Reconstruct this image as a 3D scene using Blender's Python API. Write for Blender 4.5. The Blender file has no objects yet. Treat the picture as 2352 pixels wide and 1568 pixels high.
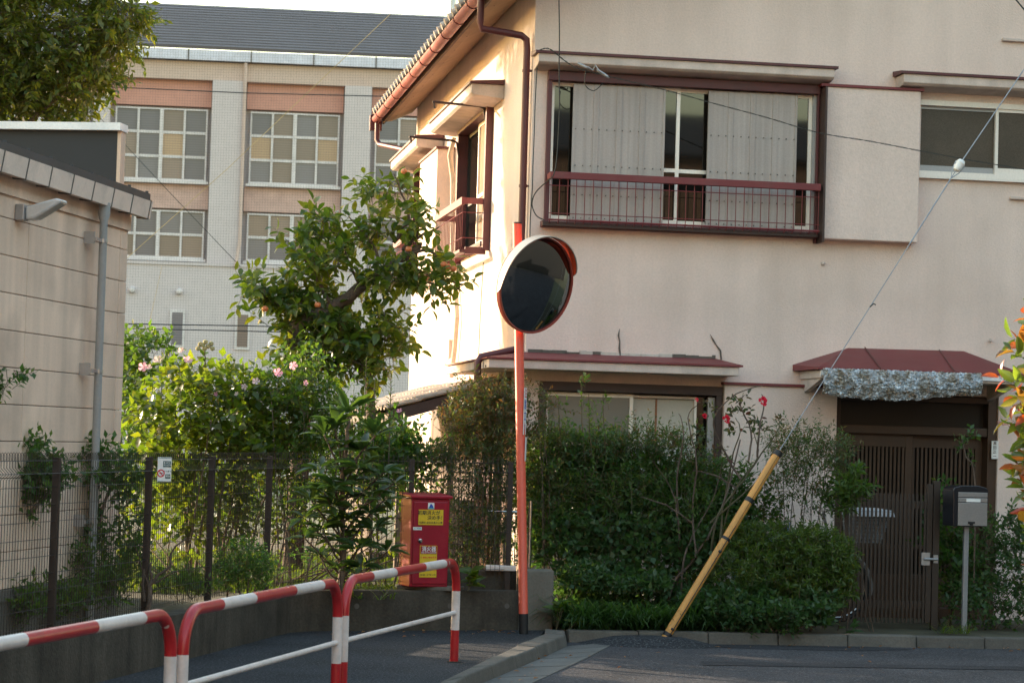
import bpy, math, random
import numpy as np
from math import sin, cos, pi, radians, atan, hypot
from mathutils import Vector, Matrix

# ---------------------------------------------------------------- camera, sky, sun, exposure
F, PITCH, ROLL, EYE = 5553.0, 0.0398, 0.0293, 1.6        # focal length in units of 1/2352 of the frame width
fw = np.array([0, cos(PITCH), sin(PITCH)])
r0 = np.array([1.0, 0, 0]); u0 = np.array([0, -sin(PITCH), cos(PITCH)])
RT = cos(ROLL) * r0 + sin(ROLL) * u0
UP = -sin(ROLL) * r0 + cos(ROLL) * u0
EYEP = np.array([0, 0, EYE])
scene = bpy.context.scene
COL = scene.collection
cam = bpy.data.cameras.new('camera'); camo = bpy.data.objects.new('camera', cam); COL.objects.link(camo)
camo.matrix_world = Matrix(((RT[0], UP[0], -fw[0], 0), (RT[1], UP[1], -fw[1], 0), (RT[2], UP[2], -fw[2], EYE), (0, 0, 0, 1)))
cam.sensor_width = 36; cam.lens = F / 2352 * 36; cam.clip_end = 3000; cam.clip_start = 0.1
cam.dof.use_dof = True; cam.dof.focus_distance = 20.3; cam.dof.aperture_fstop = 7.0
scene.camera = camo

SUN_DIR = Vector((-0.85, 0.53, 0.0)).normalized(); SUN_EL = radians(13)
w = bpy.data.worlds.new('World'); scene.world = w; w.use_nodes = True
nt = w.node_tree; bg = nt.nodes['Background']
sky = nt.nodes.new('ShaderNodeTexSky'); sky.sky_type = 'NISHITA'; sky.sun_disc = False
sky.sun_elevation = SUN_EL; sky.sun_rotation = math.atan2(SUN_DIR.x, SUN_DIR.y) % (2 * pi)
sky.air_density = 1.6; sky.dust_density = 1.5; sky.ozone_density = 0.7
nt.links.new(sky.outputs[0], bg.inputs[0]); bg.inputs[1].default_value = 0.15
sl = bpy.data.lights.new('sun', 'SUN'); sl.energy = 2.6; sl.angle = radians(0.6); sl.color = (1.0, 0.80, 0.60)
so = bpy.data.objects.new('sun', sl); COL.objects.link(so)
sd = SUN_DIR * cos(SUN_EL) + Vector((0, 0, sin(SUN_EL)))
SUN_VEC = sd.copy()
so.rotation_euler = sd.to_track_quat('Z', 'Y').to_euler()
vs = scene.view_settings; vs.view_transform = 'Standard'; vs.look = 'None'; vs.gamma = 1; vs.use_curve_mapping = False
vs.exposure = 2.25
scene.cycles.max_bounces = 8; scene.cycles.transparent_max_bounces = 8
scene.cycles.sample_clamp_indirect = 6.0

rng = np.random.default_rng(7); random.seed(7)

# ---------------------------------------------------------------- geometry helpers
def ray(u, v): return fw * F + (u - 1176) * RT + (784 - v) * UP
def at(u, v, Y):
    d = ray(u, v); return EYEP + d * (Y / d[1])
def atz(u, v, z):
    d = ray(u, v); return EYEP + d * ((z - EYE) / d[2])
YAW = 0.1593
e1 = np.array([cos(YAW), sin(YAW), 0]); e2 = np.array([-sin(YAW), cos(YAW), 0])
C0 = np.array([0.128, 22.2, 0])

class MB:
    def __init__(s): s.v = []; s.f = []; s.m = []
    def add(s, vs_, fs, mi=0):
        b = len(s.v); s.v += [tuple(map(float, p)) for p in vs_]
        for f in fs: s.f.append(tuple(b + i for i in f)); s.m.append(mi)
        return s
    def box(s, x0, x1, y0, y1, z0, z1, mi=0):
        p = [(x0,y0,z0),(x1,y0,z0),(x1,y1,z0),(x0,y1,z0),(x0,y0,z1),(x1,y0,z1),(x1,y1,z1),(x0,y1,z1)]
        return s.add(p, [(3,2,1,0),(4,5,6,7),(0,1,5,4),(1,2,6,5),(2,3,7,6),(3,0,4,7)], mi)
    def quad(s, a, b, c, d, mi=0): return s.add([a,b,c,d], [(0,1,2,3)], mi)
    def prism(s, loop, vec, mi=0):
        n = len(loop); vec = np.array(vec, float)
        a = [np.array(p, float) for p in loop]; b = [p + vec for p in a]
        fs = [tuple(range(n))[::-1], tuple(range(n, 2*n))] + [(i, (i+1) % n, n + (i+1) % n, n + i) for i in range(n)]
        return s.add(a + b, fs, mi)
    def tube(s, pts, r, n=8, mi=0, caps=True):
        P = [np.array(p, float) for p in pts]; k = len(P)
        rs = r if hasattr(r, '__len__') else [r] * k
        mis = mi if hasattr(mi, '__len__') else [mi] * (k - 1)
        T = []
        for i in range(k):
            t = P[min(i+1, k-1)] - P[max(i-1, 0)]
            T.append(t / (np.linalg.norm(t) + 1e-12))
        a = np.array([0, 0, 1.0]) if abs(T[0][2]) < .9 else np.array([1.0, 0, 0])
        N = np.cross(T[0], a); N /= np.linalg.norm(N)
        b0 = len(s.v)
        for i in range(k):
            N = N - T[i] * (N @ T[i]); N /= (np.linalg.norm(N) + 1e-12); B = np.cross(T[i], N)
            for j in range(n):
                a = 2 * pi * j / n
                s.v.append(tuple(P[i] + rs[i] * (cos(a) * N + sin(a) * B)))
        for i in range(k-1):
            for j in range(n):
                s.f.append((b0+i*n+j, b0+i*n+(j+1) % n, b0+(i+1)*n+(j+1) % n, b0+(i+1)*n+j)); s.m.append(mis[i])
        if caps:
            s.f.append(tuple(b0+j for j in range(n))[::-1]); s.m.append(mis[0])
            s.f.append(tuple(b0+(k-1)*n+j for j in range(n))); s.m.append(mis[-1])
        return s
    def lathe(s, prof, axis_o, axis_d, n=16, mi=0):
        o = np.array(axis_o, float); d = np.array(axis_d, float); d /= np.linalg.norm(d)
        a = np.array([0, 0, 1.0]) if abs(d[2]) < .9 else np.array([1.0, 0, 0])
        N = np.cross(d, a); N /= np.linalg.norm(N); B = np.cross(d, N); b0 = len(s.v)
        for (h, r) in prof:
            for j in range(n):
                t = 2*pi*j/n; s.v.append(tuple(o + d*h + r*(cos(t)*N + sin(t)*B)))
        for i in range(len(prof)-1):
            for j in range(n):
                s.f.append((b0+i*n+j, b0+i*n+(j+1) % n, b0+(i+1)*n+(j+1) % n, b0+(i+1)*n+j)); s.m.append(mi)
        return s
    def build(s, name, mats, parent=None, smooth=False, bevel=0):
        me = bpy.data.meshes.new(name); me.from_pydata(s.v, [], s.f)
        mats = mats if isinstance(mats, (list, tuple)) else [mats]
        for m in mats: me.materials.append(m)
        if len(mats) > 1: me.polygons.foreach_set('material_index', s.m)
        if smooth:
            me.polygons.foreach_set('use_smooth', [True]*len(s.f))
            try: me.set_sharp_from_angle(angle=radians(40))
            except Exception: pass
        me.update()
        o = bpy.data.objects.new(name, me); COL.objects.link(o)
        if parent is not None: o.parent = parent
        if bevel:
            b = o.modifiers.new('b', 'BEVEL'); b.width = bevel; b.segments = 2; b.limit_method = 'ANGLE'
        return o

def tag(o, label, cat, group=None):
    o['label'] = label; o['category'] = cat
    if group: o['group'] = group
    return o
def thing(name, label, cat, loc=(0,0,0), rotz=0.0, group=None):
    o = bpy.data.objects.new(name, None); COL.objects.link(o); o.empty_display_size = .1
    o.location = tuple(loc); o.rotation_euler = (0, 0, rotz)
    return tag(o, label, cat, group)
def structure(o): o['kind'] = 'structure'; return o
def stuff(o): o['kind'] = 'stuff'; return o
def inst(name, me, parent, loc=(0,0,0), rotz=None, mw=None):
    o = bpy.data.objects.new(name, me); COL.objects.link(o)
    if parent is not None: o.parent = parent
    if mw is not None: o.matrix_basis = mw
    else:
        o.location = tuple(loc)
        if rotz is not None: o.rotation_euler = (0, 0, rotz)
    return o

# ---------------------------------------------------------------- materials
def nodes_of(m):
    m.use_nodes = True; t = m.node_tree; return t, t.nodes, t.links
def mat(name, col, rough=.7, metal=0.0, var=.12, scale=3.0, fine=.05, fscale=60.0, bump=0.0, bscale=120.0, streak=0.0, sscale=(6, 6, .5),
        dirt=None, dscale=1.2, damt=.5, objvar=0.0, spec=.5, coat=0.0, flecks=None):
    m = bpy.data.materials.new(name); t, N, L = nodes_of(m); p = N['Principled BSDF']
    tc = N.new('ShaderNodeTexCoord')
    def noise(sc, det=4, vec=None):
        n = N.new('ShaderNodeTexNoise'); n.inputs['Scale'].default_value = sc; n.inputs['Detail'].default_value = det
        L.new(vec if vec is not None else tc.outputs['Object'], n.inputs['Vector']); return n.outputs['Fac']
    def rng_(f, lo, hi, a=.3, b=.7):
        r = N.new('ShaderNodeMapRange'); L.new(f, r.inputs[0])
        r.inputs[1].default_value = a; r.inputs[2].default_value = b; r.inputs[3].default_value = lo; r.inputs[4].default_value = hi
        return r.outputs[0]
    def mul(a, b):
        x = N.new('ShaderNodeMath'); x.operation = 'MULTIPLY'; L.new(a, x.inputs[0])
        if isinstance(b, (int, float)): x.inputs[1].default_value = b
        else: L.new(b, x.inputs[1])
        return x.outputs[0]
    f = rng_(noise(scale), 1 - var, 1 + var)
    if fine: f = mul(f, rng_(noise(fscale, 2), 1 - fine, 1 + fine))
    if streak:
        mp = N.new('ShaderNodeMapping'); mp.inputs['Scale'].default_value = sscale; L.new(tc.outputs['Object'], mp.inputs['Vector'])
        f = mul(f, rng_(noise(1.0, 3, mp.outputs[0]), 1 - streak, 1 + streak * .4))
    if objvar:
        oi = N.new('ShaderNodeObjectInfo'); f = mul(f, rng_(oi.outputs['Random'], 1 - objvar, 1 + objvar, 0, 1))
    mx = N.new('ShaderNodeVectorMath'); mx.operation = 'SCALE'; mx.inputs[0].default_value = col; L.new(f, mx.inputs['Scale'])
    out = mx.outputs[0]
    if dirt is not None:
        d = rng_(noise(dscale, 6), 0, damt, .48, .75); mm = N.new('ShaderNodeMix'); mm.data_type = 'RGBA'
        L.new(d, mm.inputs[0]); L.new(out, mm.inputs[6]); mm.inputs[7].default_value = (*dirt, 1); out = mm.outputs[2]
    if flecks is not None:
        fc, th, sc = flecks
        d = rng_(noise(sc, 1), 0, 1, th, th + .02); mm = N.new('ShaderNodeMix'); mm.data_type = 'RGBA'
        L.new(d, mm.inputs[0]); L.new(out, mm.inputs[6]); mm.inputs[7].default_value = (*fc, 1); out = mm.outputs[2]
    L.new(out, p.inputs['Base Color'])
    p.inputs['Roughness'].default_value = rough; p.inputs['Metallic'].default_value = metal
    p.inputs['Specular IOR Level'].default_value = spec
    if coat: p.inputs['Coat Weight'].default_value = coat; p.inputs['Coat Roughness'].default_value = .15
    if bump:
        b = N.new('ShaderNodeBump'); b.inputs['Strength'].default_value = bump; b.inputs['Distance'].default_value = .01
        L.new(noise(bscale, 3), b.inputs['Height']); L.new(b.outputs[0], p.inputs['Normal'])
    return m
def leafmat(name, stops, trans, rough=.42, tmix=.42, spec=.45):
    """stops: colours a leaf may have, chosen leaf by leaf; trans: (r,g,b) gain of the light that passes through it"""
    m = bpy.data.materials.new(name); t, N, L = nodes_of(m); p = N['Principled BSDF']
    at_ = N.new('ShaderNodeAttribute'); at_.attribute_name = 'rnd'; oi = N.new('ShaderNodeObjectInfo')
    ad = N.new('ShaderNodeMath'); ad.operation = 'ADD'; L.new(at_.outputs['Fac'], ad.inputs[0]); L.new(oi.outputs['Random'], ad.inputs[1])
    fr = N.new('ShaderNodeMath'); fr.operation = 'FRACT'; L.new(ad.outputs[0], fr.inputs[0])
    cr = N.new('ShaderNodeValToRGB'); L.new(fr.outputs[0], cr.inputs[0]); el = cr.color_ramp.elements
    n = len(stops)
    while len(el) < n: el.new(.5)
    for i, c in enumerate(stops): el[i].position = i / max(1, n - 1); el[i].color = (*c, 1)
    L.new(cr.outputs[0], p.inputs['Base Color']); p.inputs['Roughness'].default_value = rough; p.inputs['Specular IOR Level'].default_value = spec
    g = N.new('ShaderNodeVectorMath'); g.operation = 'MULTIPLY'; g.inputs[1].default_value = trans; L.new(cr.outputs[0], g.inputs[0])
    tr = N.new('ShaderNodeBsdfTranslucent'); L.new(g.outputs[0], tr.inputs[0])
    mx = N.new('ShaderNodeMixShader'); mx.inputs[0].default_value = tmix
    L.new(p.outputs[0], mx.inputs[1]); L.new(tr.outputs[0], mx.inputs[2]); L.new(mx.outputs[0], N['Material Output'].inputs[0])
    return m
def glassmat(name, col, rough=.04, spec=.8):
    m = bpy.data.materials.new(name); t, N, L = nodes_of(m); p = N['Principled BSDF']
    p.inputs['Base Color'].default_value = (*col, 1); p.inputs['Roughness'].default_value = rough; p.inputs['Specular IOR Level'].default_value = spec
    return m

M = {}
M['stucco'] = mat('stucco', (.755, .605, .535), .92, var=.05, scale=.7, fine=.05, fscale=50, bump=.55, bscale=70, streak=.07, sscale=(4, 4, .3), dirt=(.36, .28, .22), dscale=.9, damt=.30, spec=.2)
M['trim'] = mat('trim_render', (.62, .51, .45), .9, var=.08, scale=4, bump=.3, bscale=80, streak=.14, sscale=(7, 7, .5), dirt=(.16, .14, .12), dscale=5, damt=.3, spec=.2)
M['maroon'] = mat('maroon_paint', (.088, .017, .020), .5, var=.15, scale=5, dirt=(.05, .02, .02), dscale=8, damt=.5)
M['red_tin'] = mat('red_tin', (.165, .024, .027), .55, var=.12, scale=3, dirt=(.12, .05, .045), dscale=6, damt=.5)
M['dark_wood'] = mat('dark_brown_wood', (.045, .022, .018), .55, var=.2, scale=6, fine=.15)
M['door_wood'] = mat('door_brown', (.052, .025, .012), .45, var=.15, scale=4, fine=.1)
M['door_dark'] = glassmat('door_dark_glass', (.004, .004, .004), .5, .08)
M['alu'] = mat('aluminium', (.78, .72, .66), .4, .15, var=.04)
M['alu_grey'] = mat('grey_aluminium', (.33, .33, .34), .4, .5, var=.05)
M['shutter'] = mat('grey_shutter', (.385, .335, .31), .55, .1, var=.05, scale=2, streak=.14, sscale=(30, 30, .7))
M['nail'] = mat('dark_nail', (.07, .065, .06), .7)
M['glass'] = glassmat('window_glass', (.012, .010, .008), .03, .6)
M['frosted'] = glassmat('frosted_glass', (.20, .19, .165), .25, .5)
M['figured'] = mat('figured_glass', (.075, .058, .042), .35, var=.25, scale=1.5, fine=.3, fscale=160, spec=.35)
M['paper'] = mat('shoji_paper', (.52, .49, .43), .8, var=.05)
M['orange_wood'] = mat('orange_wood', (.30, .13, .06), .6)
M['tile'] = mat('roof_tile', (.36, .30, .25), .6, var=.2, scale=6, objvar=.25, dirt=(.14, .12, .1), dscale=8, damt=.4)
M['dark_tile'] = mat('dark_roof_tile', (.035, .037, .042), .6, var=.2)
M['black'] = mat('black_rubber', (.012, .012, .013), .55)
M['cable'] = mat('black_cable', (.012, .016, .018), .6)
M['steel_rope'] = mat('steel_rope', (.30, .32, .35), .45, .5)
M['porcelain'] = mat('white_porcelain', (.75, .74, .72), .25)
M['pipe_wrap'] = mat('wrapped_pipe', (.56, .47, .37), .8, var=.12, scale=12)
M['asphalt'] = mat('asphalt', (.047, .0455, .0495), .9, var=.22, scale=1.0, fine=.55, fscale=55, bump=1.0, bscale=60, spec=.3, flecks=((.13, .13, .135), .63, 75), dirt=(.022, .022, .023), dscale=1.6, damt=.55)
M['asphalt2'] = mat('pavement_asphalt', (.034, .036, .040), .92, var=.25, scale=1.3, fine=.6, fscale=48, bump=1.2, bscale=50, spec=.25, flecks=((.12, .12, .12), .64, 65), dirt=(.02, .02, .019), dscale=1.8, damt=.6)
M['kerb'] = mat('kerb_concrete', (.115, .103, .087), .9, var=.15, scale=5, fine=.12, bump=.4, bscale=90, dirt=(.06, .06, .05), dscale=4, damt=.55, objvar=.1)
M['apron'] = mat('apron_concrete', (.125, .12, .11), .9, var=.12, scale=4, fine=.15, bump=.4, bscale=100, dirt=(.08, .078, .07), dscale=3, damt=.6, objvar=.1)
M['conc'] = mat('wall_concrete', (.080, .068, .053), .92, var=.2, scale=2.2, fine=.15, fscale=45, bump=.5, bscale=50, streak=.3, sscale=(9, 9, .6), dirt=(.028, .025, .02), dscale=3.5, damt=.6, spec=.2)
M['conc2'] = mat('pale_concrete', (.17, .155, .13), .9, var=.12, scale=3, fine=.1, bump=.4, bscale=60, streak=.15, sscale=(8, 8, .6), dirt=(.09, .08, .06), dscale=3, damt=.4, spec=.2)
M['soil'] = mat('garden_soil', (.055, .050, .028), .95, var=.35, scale=3, fine=.3, bump=.8, bscale=30)
M['white_paint'] = mat('white_paint', (.68, .60, .56), .38, var=.05, scale=3, dirt=(.34, .28, .22), dscale=8, damt=.4)
M['red_paint'] = mat('red_paint', (.42, .016, .020), .33, var=.09, scale=4, dirt=(.22, .022, .022), dscale=9, damt=.45, flecks=((.6, .5, .46), .735, 22))
M['ext_red'] = mat('extinguisher_red', (.30, .007, .022), .35, var=.07, dirt=(.32, .03, .04), dscale=6, damt=.4)
M['orange'] = mat('orange_paint', (.66, .095, .05), .42, var=.06, dirt=(.6, .12, .06), dscale=6, damt=.3)
M['yellow_pvc'] = mat('yellow_guard', (.58, .275, .06), .5, var=.06, streak=.12, sscale=(10, 10, 1), dirt=(.45, .24, .08), dscale=5, damt=.3)
M['yellow'] = mat('yellow_label', (.70, .47, .025), .4, var=.03)
M['white_label'] = mat('white_label', (.80, .79, .76), .45, var=.03)
M['ink'] = mat('black_ink', (.02, .02, .02), .5)
M['ink_blue'] = mat('blue_ink', (.03, .08, .42), .5)
M['ink_red'] = mat('red_ink', (.62, .02, .03), .5)
M['ink_green'] = mat('dark_green_ink', (.015, .07, .06), .5)
M['ink_teal'] = mat('teal_ink', (.02, .32, .34), .5)
M['fence'] = mat('brown_fence', (.022, .015, .013), .5, var=.1)
M['chrome'] = mat('stainless', (.55, .53, .5), .22, 1.0, var=.03)
M['mail_face'] = mat('brushed_steel', (.30, .275, .26), .4, .35, var=.05, scale=4)
M['mail_black'] = mat('black_enamel', (.010, .011, .015), .3)
M['gate'] = mat('gate_brown', (.024, .015, .011), .45, var=.12)
M['siding'] = mat('cream_siding', (.83, .61, .465), .75, var=.06, scale=.8, streak=.2, sscale=(5, 5, .4), dirt=(.30, .22, .17), dscale=1.5, damt=.55, objvar=.05, bump=.05, bscale=40)
M['gutter_grey'] = mat('cream_gutter', (.76, .62, .53), .55, var=.08, dirt=(.15, .12, .1), dscale=6, damt=.35)
M['pipe_grey'] = mat('grey_pipe', (.33, .33, .325), .5, var=.05)
M['joint'] = mat('joint_grey', (.11, .095, .08), .9)
M['dark_panel'] = mat('charcoal_panel', (.019, .020, .024), .6, var=.08)
M['fascia_white'] = mat('white_fascia', (.78, .78, .78), .45)
M['galv'] = mat('galvanised', (.42, .42, .43), .38, .8, var=.12)
M['sch_wall'] = mat('school_wall', (.52, .455, .465), .85, var=.04)
M['sch_warm'] = mat('school_cream', (.52, .39, .34), .85, var=.04)
M['sch_pink'] = mat('school_terracotta', (.50, .25, .20), .85, var=.05)
M['sch_beige'] = mat('school_beige', (.50, .33, .29), .85)
M['sch_roof'] = mat('school_roof', (.066, .053, .056), .6, var=.08, scale=2)
M['sch_frame'] = mat('school_frame', (.58, .53, .54), .5)
M['net'] = mat('net_cord', (.10, .095, .095), .8)
M['bark'] = mat('bark', (.10, .070, .052), .9, var=.3, scale=14, fine=.2, bump=.8, bscale=45)
M['bark_pale'] = mat('pale_bark', (.20, .15, .115), .9, var=.25, scale=12, fine=.2, bump=.5, bscale=40)
M['twig'] = mat('green_twig', (.10, .085, .045), .8, var=.2)
M['petal_pink'] = leafmat('pink_petals', [(.78, .28, .42), (.85, .50, .60)], (1, 1, 1), .6, .4)
M['petal_red'] = leafmat('red_petals', [(.55, .004, .03), (.70, .01, .06)], (1, .6, .8), .6, .3)
M['petal_pale'] = leafmat('pale_petals', [(.80, .60, .62), (.85, .66, .60)], (1, 1, 1), .6, .4)
M['fruit'] = mat('orange_fruit', (.50, .15, .05), .35, var=.1, objvar=.12)
M['tapestry'] = mat('straw', (.4, .3, .15), .8)

# ---------------------------------------------------------------- ground, road, pavement, kerb
def sheet(name, pts, z, m):
    return structure(MB().add([(p[0], p[1], z) for p in pts], [tuple(range(len(pts)))]).build(name, m))
sheet('ground', [(-700, -300), (700, -300), (700, 900), (-700, 900)], -.12, mat('far_earth', (.10, .10, .055), .95, var=.2, scale=.2))
kc = np.array([.52, 19.93, 0])                                # where the two kerbs meet, road side
k_r = lambda k: kc + e1 * k                                   # along the house
sheet('road', [(-9, -30), (26, -30), tuple(k_r(26)[:2] + [0, .0]), tuple(kc[:2]), (-.20, 16.4), (-1.0, 11.2), (-4.0, -6.0)], -.06, M['asphalt'])
# pavement with its edge
pav = [(-.40, 15.45), (.30, 19.75), (.36, 20.5), (-1.75, 19.8), (-2.65, 15.2), (-4.6, 5), (-3.6, 0), (-1.3, 10.0)]
o = MB().prism([(p[0], p[1], -.1) for p in pav], (0, 0, .1)).build('pavement', M['asphalt2']); structure(o)
# kerb stones beside the pavement
kerb = bpy.data.objects.new('kerb', None); COL.objects.link(kerb); structure(kerb)
def kerb_run(pin, pout, z0, z1, n):
    """pin / pout: inner and outer polylines; n stones"""
    pin = [np.array(p) for p in pin]; pout = [np.array(p) for p in pout]
    def samp(P, t):
        x = t * (len(P) - 1); i = min(int(x), len(P) - 2); return P[i] + (P[i+1] - P[i]) * (x - i)
    for k in range(n):
        a, b = k / n, (k + 1) / n - .0009
        m_ = (a + b) / 2
        i0, i1, o0, o1 = samp(pin, a), samp(pin, b), samp(pout, a), samp(pout, b)
        sh = .35
        t0 = i0 + (o0 - i0) * .85; t1 = i1 + (o1 - i1) * .85; dz = rng.uniform(-.004, .004)
        mb = MB()
        V = [(*i0, z0), (*o0, z0), (*o1, z0), (*i1, z0), (*i0, z1+dz), (*t0, z1+dz), (*t1, z1+dz), (*i1, z1+dz)]
        mb.add(V, [(3,2,1,0), (4,5,6,7), (0,1,5,4), (1,2,6,5), (2,3,7,6), (3,0,4,7)])
        mb.build('kerb_stone', M['kerb'], kerb, bevel=.012)
kerb_run([(.34, 20.05), (.33, 19.6), (.10, 18.4), (-.40, 15.45), (-.93, 12.3), (-1.45, 9.2)],
         [(.53, 19.9), (.52, 19.5), (.28, 18.3), (-.215, 16.0), (-.74, 12.4), (-1.26, 9.3)], -.1, .035, 15)
kf = [tuple((k_r(k) )[:2]) for k in (0.02, 1.2, 2.4, 3.6, 4.8, 6.0)]
kb = [tuple((k_r(k) + e2 * .15)[:2]) for k in (0.02, 1.2, 2.4, 3.6, 4.8, 6.0)]
kerb_run(kb, kf, -.1, .035, 10)
apron = bpy.data.objects.new('gutter_apron', None); COL.objects.link(apron); structure(apron)
ai = [(.52, 19.5), (.28, 18.3), (-.215, 16.0), (-.74, 12.4)]; ao = [(.93, 20.02), (.66, 18.6), (.14, 16.2), (-.36, 12.5)]
def lerp2(P, t):
    x = t * (len(P) - 1); i = min(int(x), len(P) - 2); a, b = np.array(P[i]), np.array(P[i+1]); return a + (b - a) * (x - i)
for k in range(9):
    a, b = k / 9, (k + 1) / 9 - .006
    mb = MB().prism([(*lerp2(ai, a), -.11), (*lerp2(ao, a), -.11), (*lerp2(ao, b), -.11), (*lerp2(ai, b), -.11)], (0, 0, .056))
    mb.build('apron_slab', M['apron'], apron)
# patch mound of asphalt around the guy anchor
mb = MB(); mp_ = [(1.29, 19.98)]
ring = 14
for i in range(ring): mb.v.append((1.2 + .62*cos(2*pi*i/ring), 19.93 + .35*sin(2*pi*i/ring), -.064))
for i in range(ring): mb.v.append((1.2 + .3*cos(2*pi*i/ring), 19.97 + .2*sin(2*pi*i/ring), .0))
mb.v.append((1.2, 19.98, .012))
for i in range(ring):
    j = (i+1) % ring; mb.f.append((i, j, ring+j, ring+i)); mb.f.append((ring+i, ring+j, 2*ring))
mb.m = [0]*len(mb.f); structure(mb.build('road_patch', M['asphalt2'], smooth=True))
# old repair patches in the road surface
M['asphalt3'] = mat('asphalt_repair', (.036, .0355, .039), .92, var=.2, scale=1.4, fine=.5, fscale=50, bump=1.0, bscale=55, spec=.25, flecks=((.10, .10, .10), .66, 70))
def kpt(k, d): q = k_r(k) - e2*d; return (q[0], q[1])
sheet('road_repair', [kpt(1.05, .02), kpt(2.75, .02), kpt(2.9, .20), kpt(2.3, .42), kpt(1.5, .36), kpt(1.0, .2)], -.056, M['asphalt3'])
sheet('road_repair', [kpt(.75, 1.55), kpt(4.9, 1.62), kpt(4.9, 1.9), kpt(.7, 1.86)], -.056, M['asphalt3'])
# planting bed in front of the house and garden
bed = [tuple((k_r(k) + e2 * .15)[:2]) for k in (-.0, 8)] + [tuple((C0 + e1 * 8 - e2*.0)[:2]), tuple((C0 + e1*.0)[:2])]
sheet('planting_bed', bed, .02, M['soil'])
gard = [(-6.8, 8.0), (-2.62, 15.55), (-1.86, 19.55), (.14, 20.55), (.14, 22.2), (-1.4, 32.5), (-40, 46), (-40, 8)]
o = MB().prism([(p[0], p[1], -.1) for p in gard], (0, 0, .36)).build('garden_ground', M['soil']); structure(o)

# ---------------------------------------------------------------- low concrete wall
wall = thing('retaining_wall', 'low weathered concrete retaining wall along the asphalt pavement under the mesh fence', 'wall')
P_ = [(-5.2, 2.0), (-2.53, 15.13), (-1.78, 19.0), (-1.70, 19.35), (-1.55, 19.55), (.12, 20.28)]
mb = MB()
for a, b in zip(P_[:-1], P_[1:]):
    a = np.array(a); b = np.array(b); d = (b - a) / np.linalg.norm(b - a); n_ = np.array([-d[1], d[0]]) * .16
    mb.prism([(*a, -.08), (*b, -.08), (*(b + n_), -.08), (*(a + n_), -.08)], (0, 0, .405))
mb.build('wall_body', M['conc'], wall)
mb = MB().prism([(.122, 20.26, -.08), (.41, 20.36, -.08), (.39, 20.62, -.08), (.10, 20.5, -.08)], (0, 0, .58))
mb.build('end_block', M['conc2'], wall, bevel=.012)
mb = MB().prism([(-.55, 20.30, .26), (.10, 20.53, .26), (.07, 20.68, .26), (-.58, 20.45, .26)], (0, 0, .22)); mb.build('upper_course', M['conc'], wall, bevel=.01)
for (u, v) in ((1235, 2435), (1509, 2435), (2033, 2432)):
    p = at(u/1.7415, v/1.7415, 19.7)
for (x, f) in ((-1.2, .2), (-.45, .5), (.02, .8)):
    t = (x - P_[4][0]) / (P_[5][0] - P_[4][0]); y = P_[4][1] + (P_[5][1] - P_[4][1]) * t
    MB().lathe([(0, .022), (.008, .022), (.008, .001)], (x, y + .004, .20), (.4, -.92, 0), 12).build('plug', M['joint'], wall)

# ---------------------------------------------------------------- wire mesh fence on the wall
fence = thing('mesh_fence', 'brown welded wire mesh fence with square posts on the low concrete wall', 'fence')
fx = lambda Y: -5.62 + .194 * Y
fpts = [np.array([fx(Y), Y]) for Y in (10.6, 11.9, 13.3, 14.75, 16.4, 17.75, 19.2)] + [np.array([-1.62, 19.75])]
fpts += [np.array([-1.62 + k*.82, 19.75 + k*.33]) for k in (1, 2)]
ZB, ZT = .33, 1.43
for k, p in enumerate(fpts):
    if k == 7: continue
    MB().box(p[0]-.022, p[0]+.022, p[1]-.03+.05, p[1]+.03+.05, .2, 1.40).build('post', M['fence'], fence)
for k in range(len(fpts)-1):
    a, b = fpts[k], fpts[k+1]; d = b - a; Ld = np.linalg.norm(d); d = d / Ld; nn = np.array([d[1], -d[0]])
    mb = MB(); n = int(Ld / .0425)
    for i in range(n+1):
        q = a + d * (i * Ld / (n+1) + .01)
        prof = [(0, ZB+.03), (0, ZT-.16), (.035, ZT-.125), (0, ZT-.09), (0, ZT-.012), (-.012, ZT), (-.024, ZT-.012), (-.024, ZT-.05)]
        mb.tube([(q[0]+nn[0]*h, q[1]+nn[1]*h, z) for h, z in prof], .0023, 3, caps=False)
    for z, h in [(ZB+.06+.104*j, 0) for j in range(9)] + [(ZT-.125, .035), (ZT-.05, 0), (ZT-.05, -.024)]:
        mb.tube([(a[0]+nn[0]*(h+.004), a[1]+nn[1]*(h+.004), z), (b[0]+nn[0]*(h+.004), b[1]+nn[1]*(h+.004), z)], .0023, 3, caps=False)
    stuff(mb.build('wire_mesh', M['fence'], fence))

# ---------------------------------------------------------------- far school
SA = -.094
sch = thing('school_building', 'long pale school building with terracotta bands and a dark grey roof behind the sports net', 'building', (-9, 90, 0), atan(.094))
SX = lambda u: (at(u, 400, 90)[0] + 9)          # local x along the facade (facade nearly frontal)
def SZ(v, u=700): return at(u, v, 90)[2]
z_sill0 = SZ(618); z_par = SZ(612)
mb = MB(); mb.box(-40, 13, .6, 14, -1, SZ(160)); mb.build('wall', M['sch_wall'], sch)
mb = MB().box(-40, 13, -.35, .6, -1, SZ(616)); mb.box(-40, 13, -.40, -.35, SZ(620), SZ(613)); mb.build('lower_wall', M['sch_wall'], sch)
mb = MB().box(-40, 13, -.0, .6, SZ(193), SZ(150)); mb.build('frieze', M['sch_warm'], sch)
bays = [(-70, -35), (215, 252), (483, 560), (786, 848), (1090, 1155)]
wins = [(-33, 213), (254, 481), (562, 784), (850, 1088)]
for a, b in bays:
    MB().box(SX(a), SX(b), -.12, .6, SZ(616), SZ(193)).build('pillar', M['sch_wall'], sch)
M['pane_mix'] = None
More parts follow.
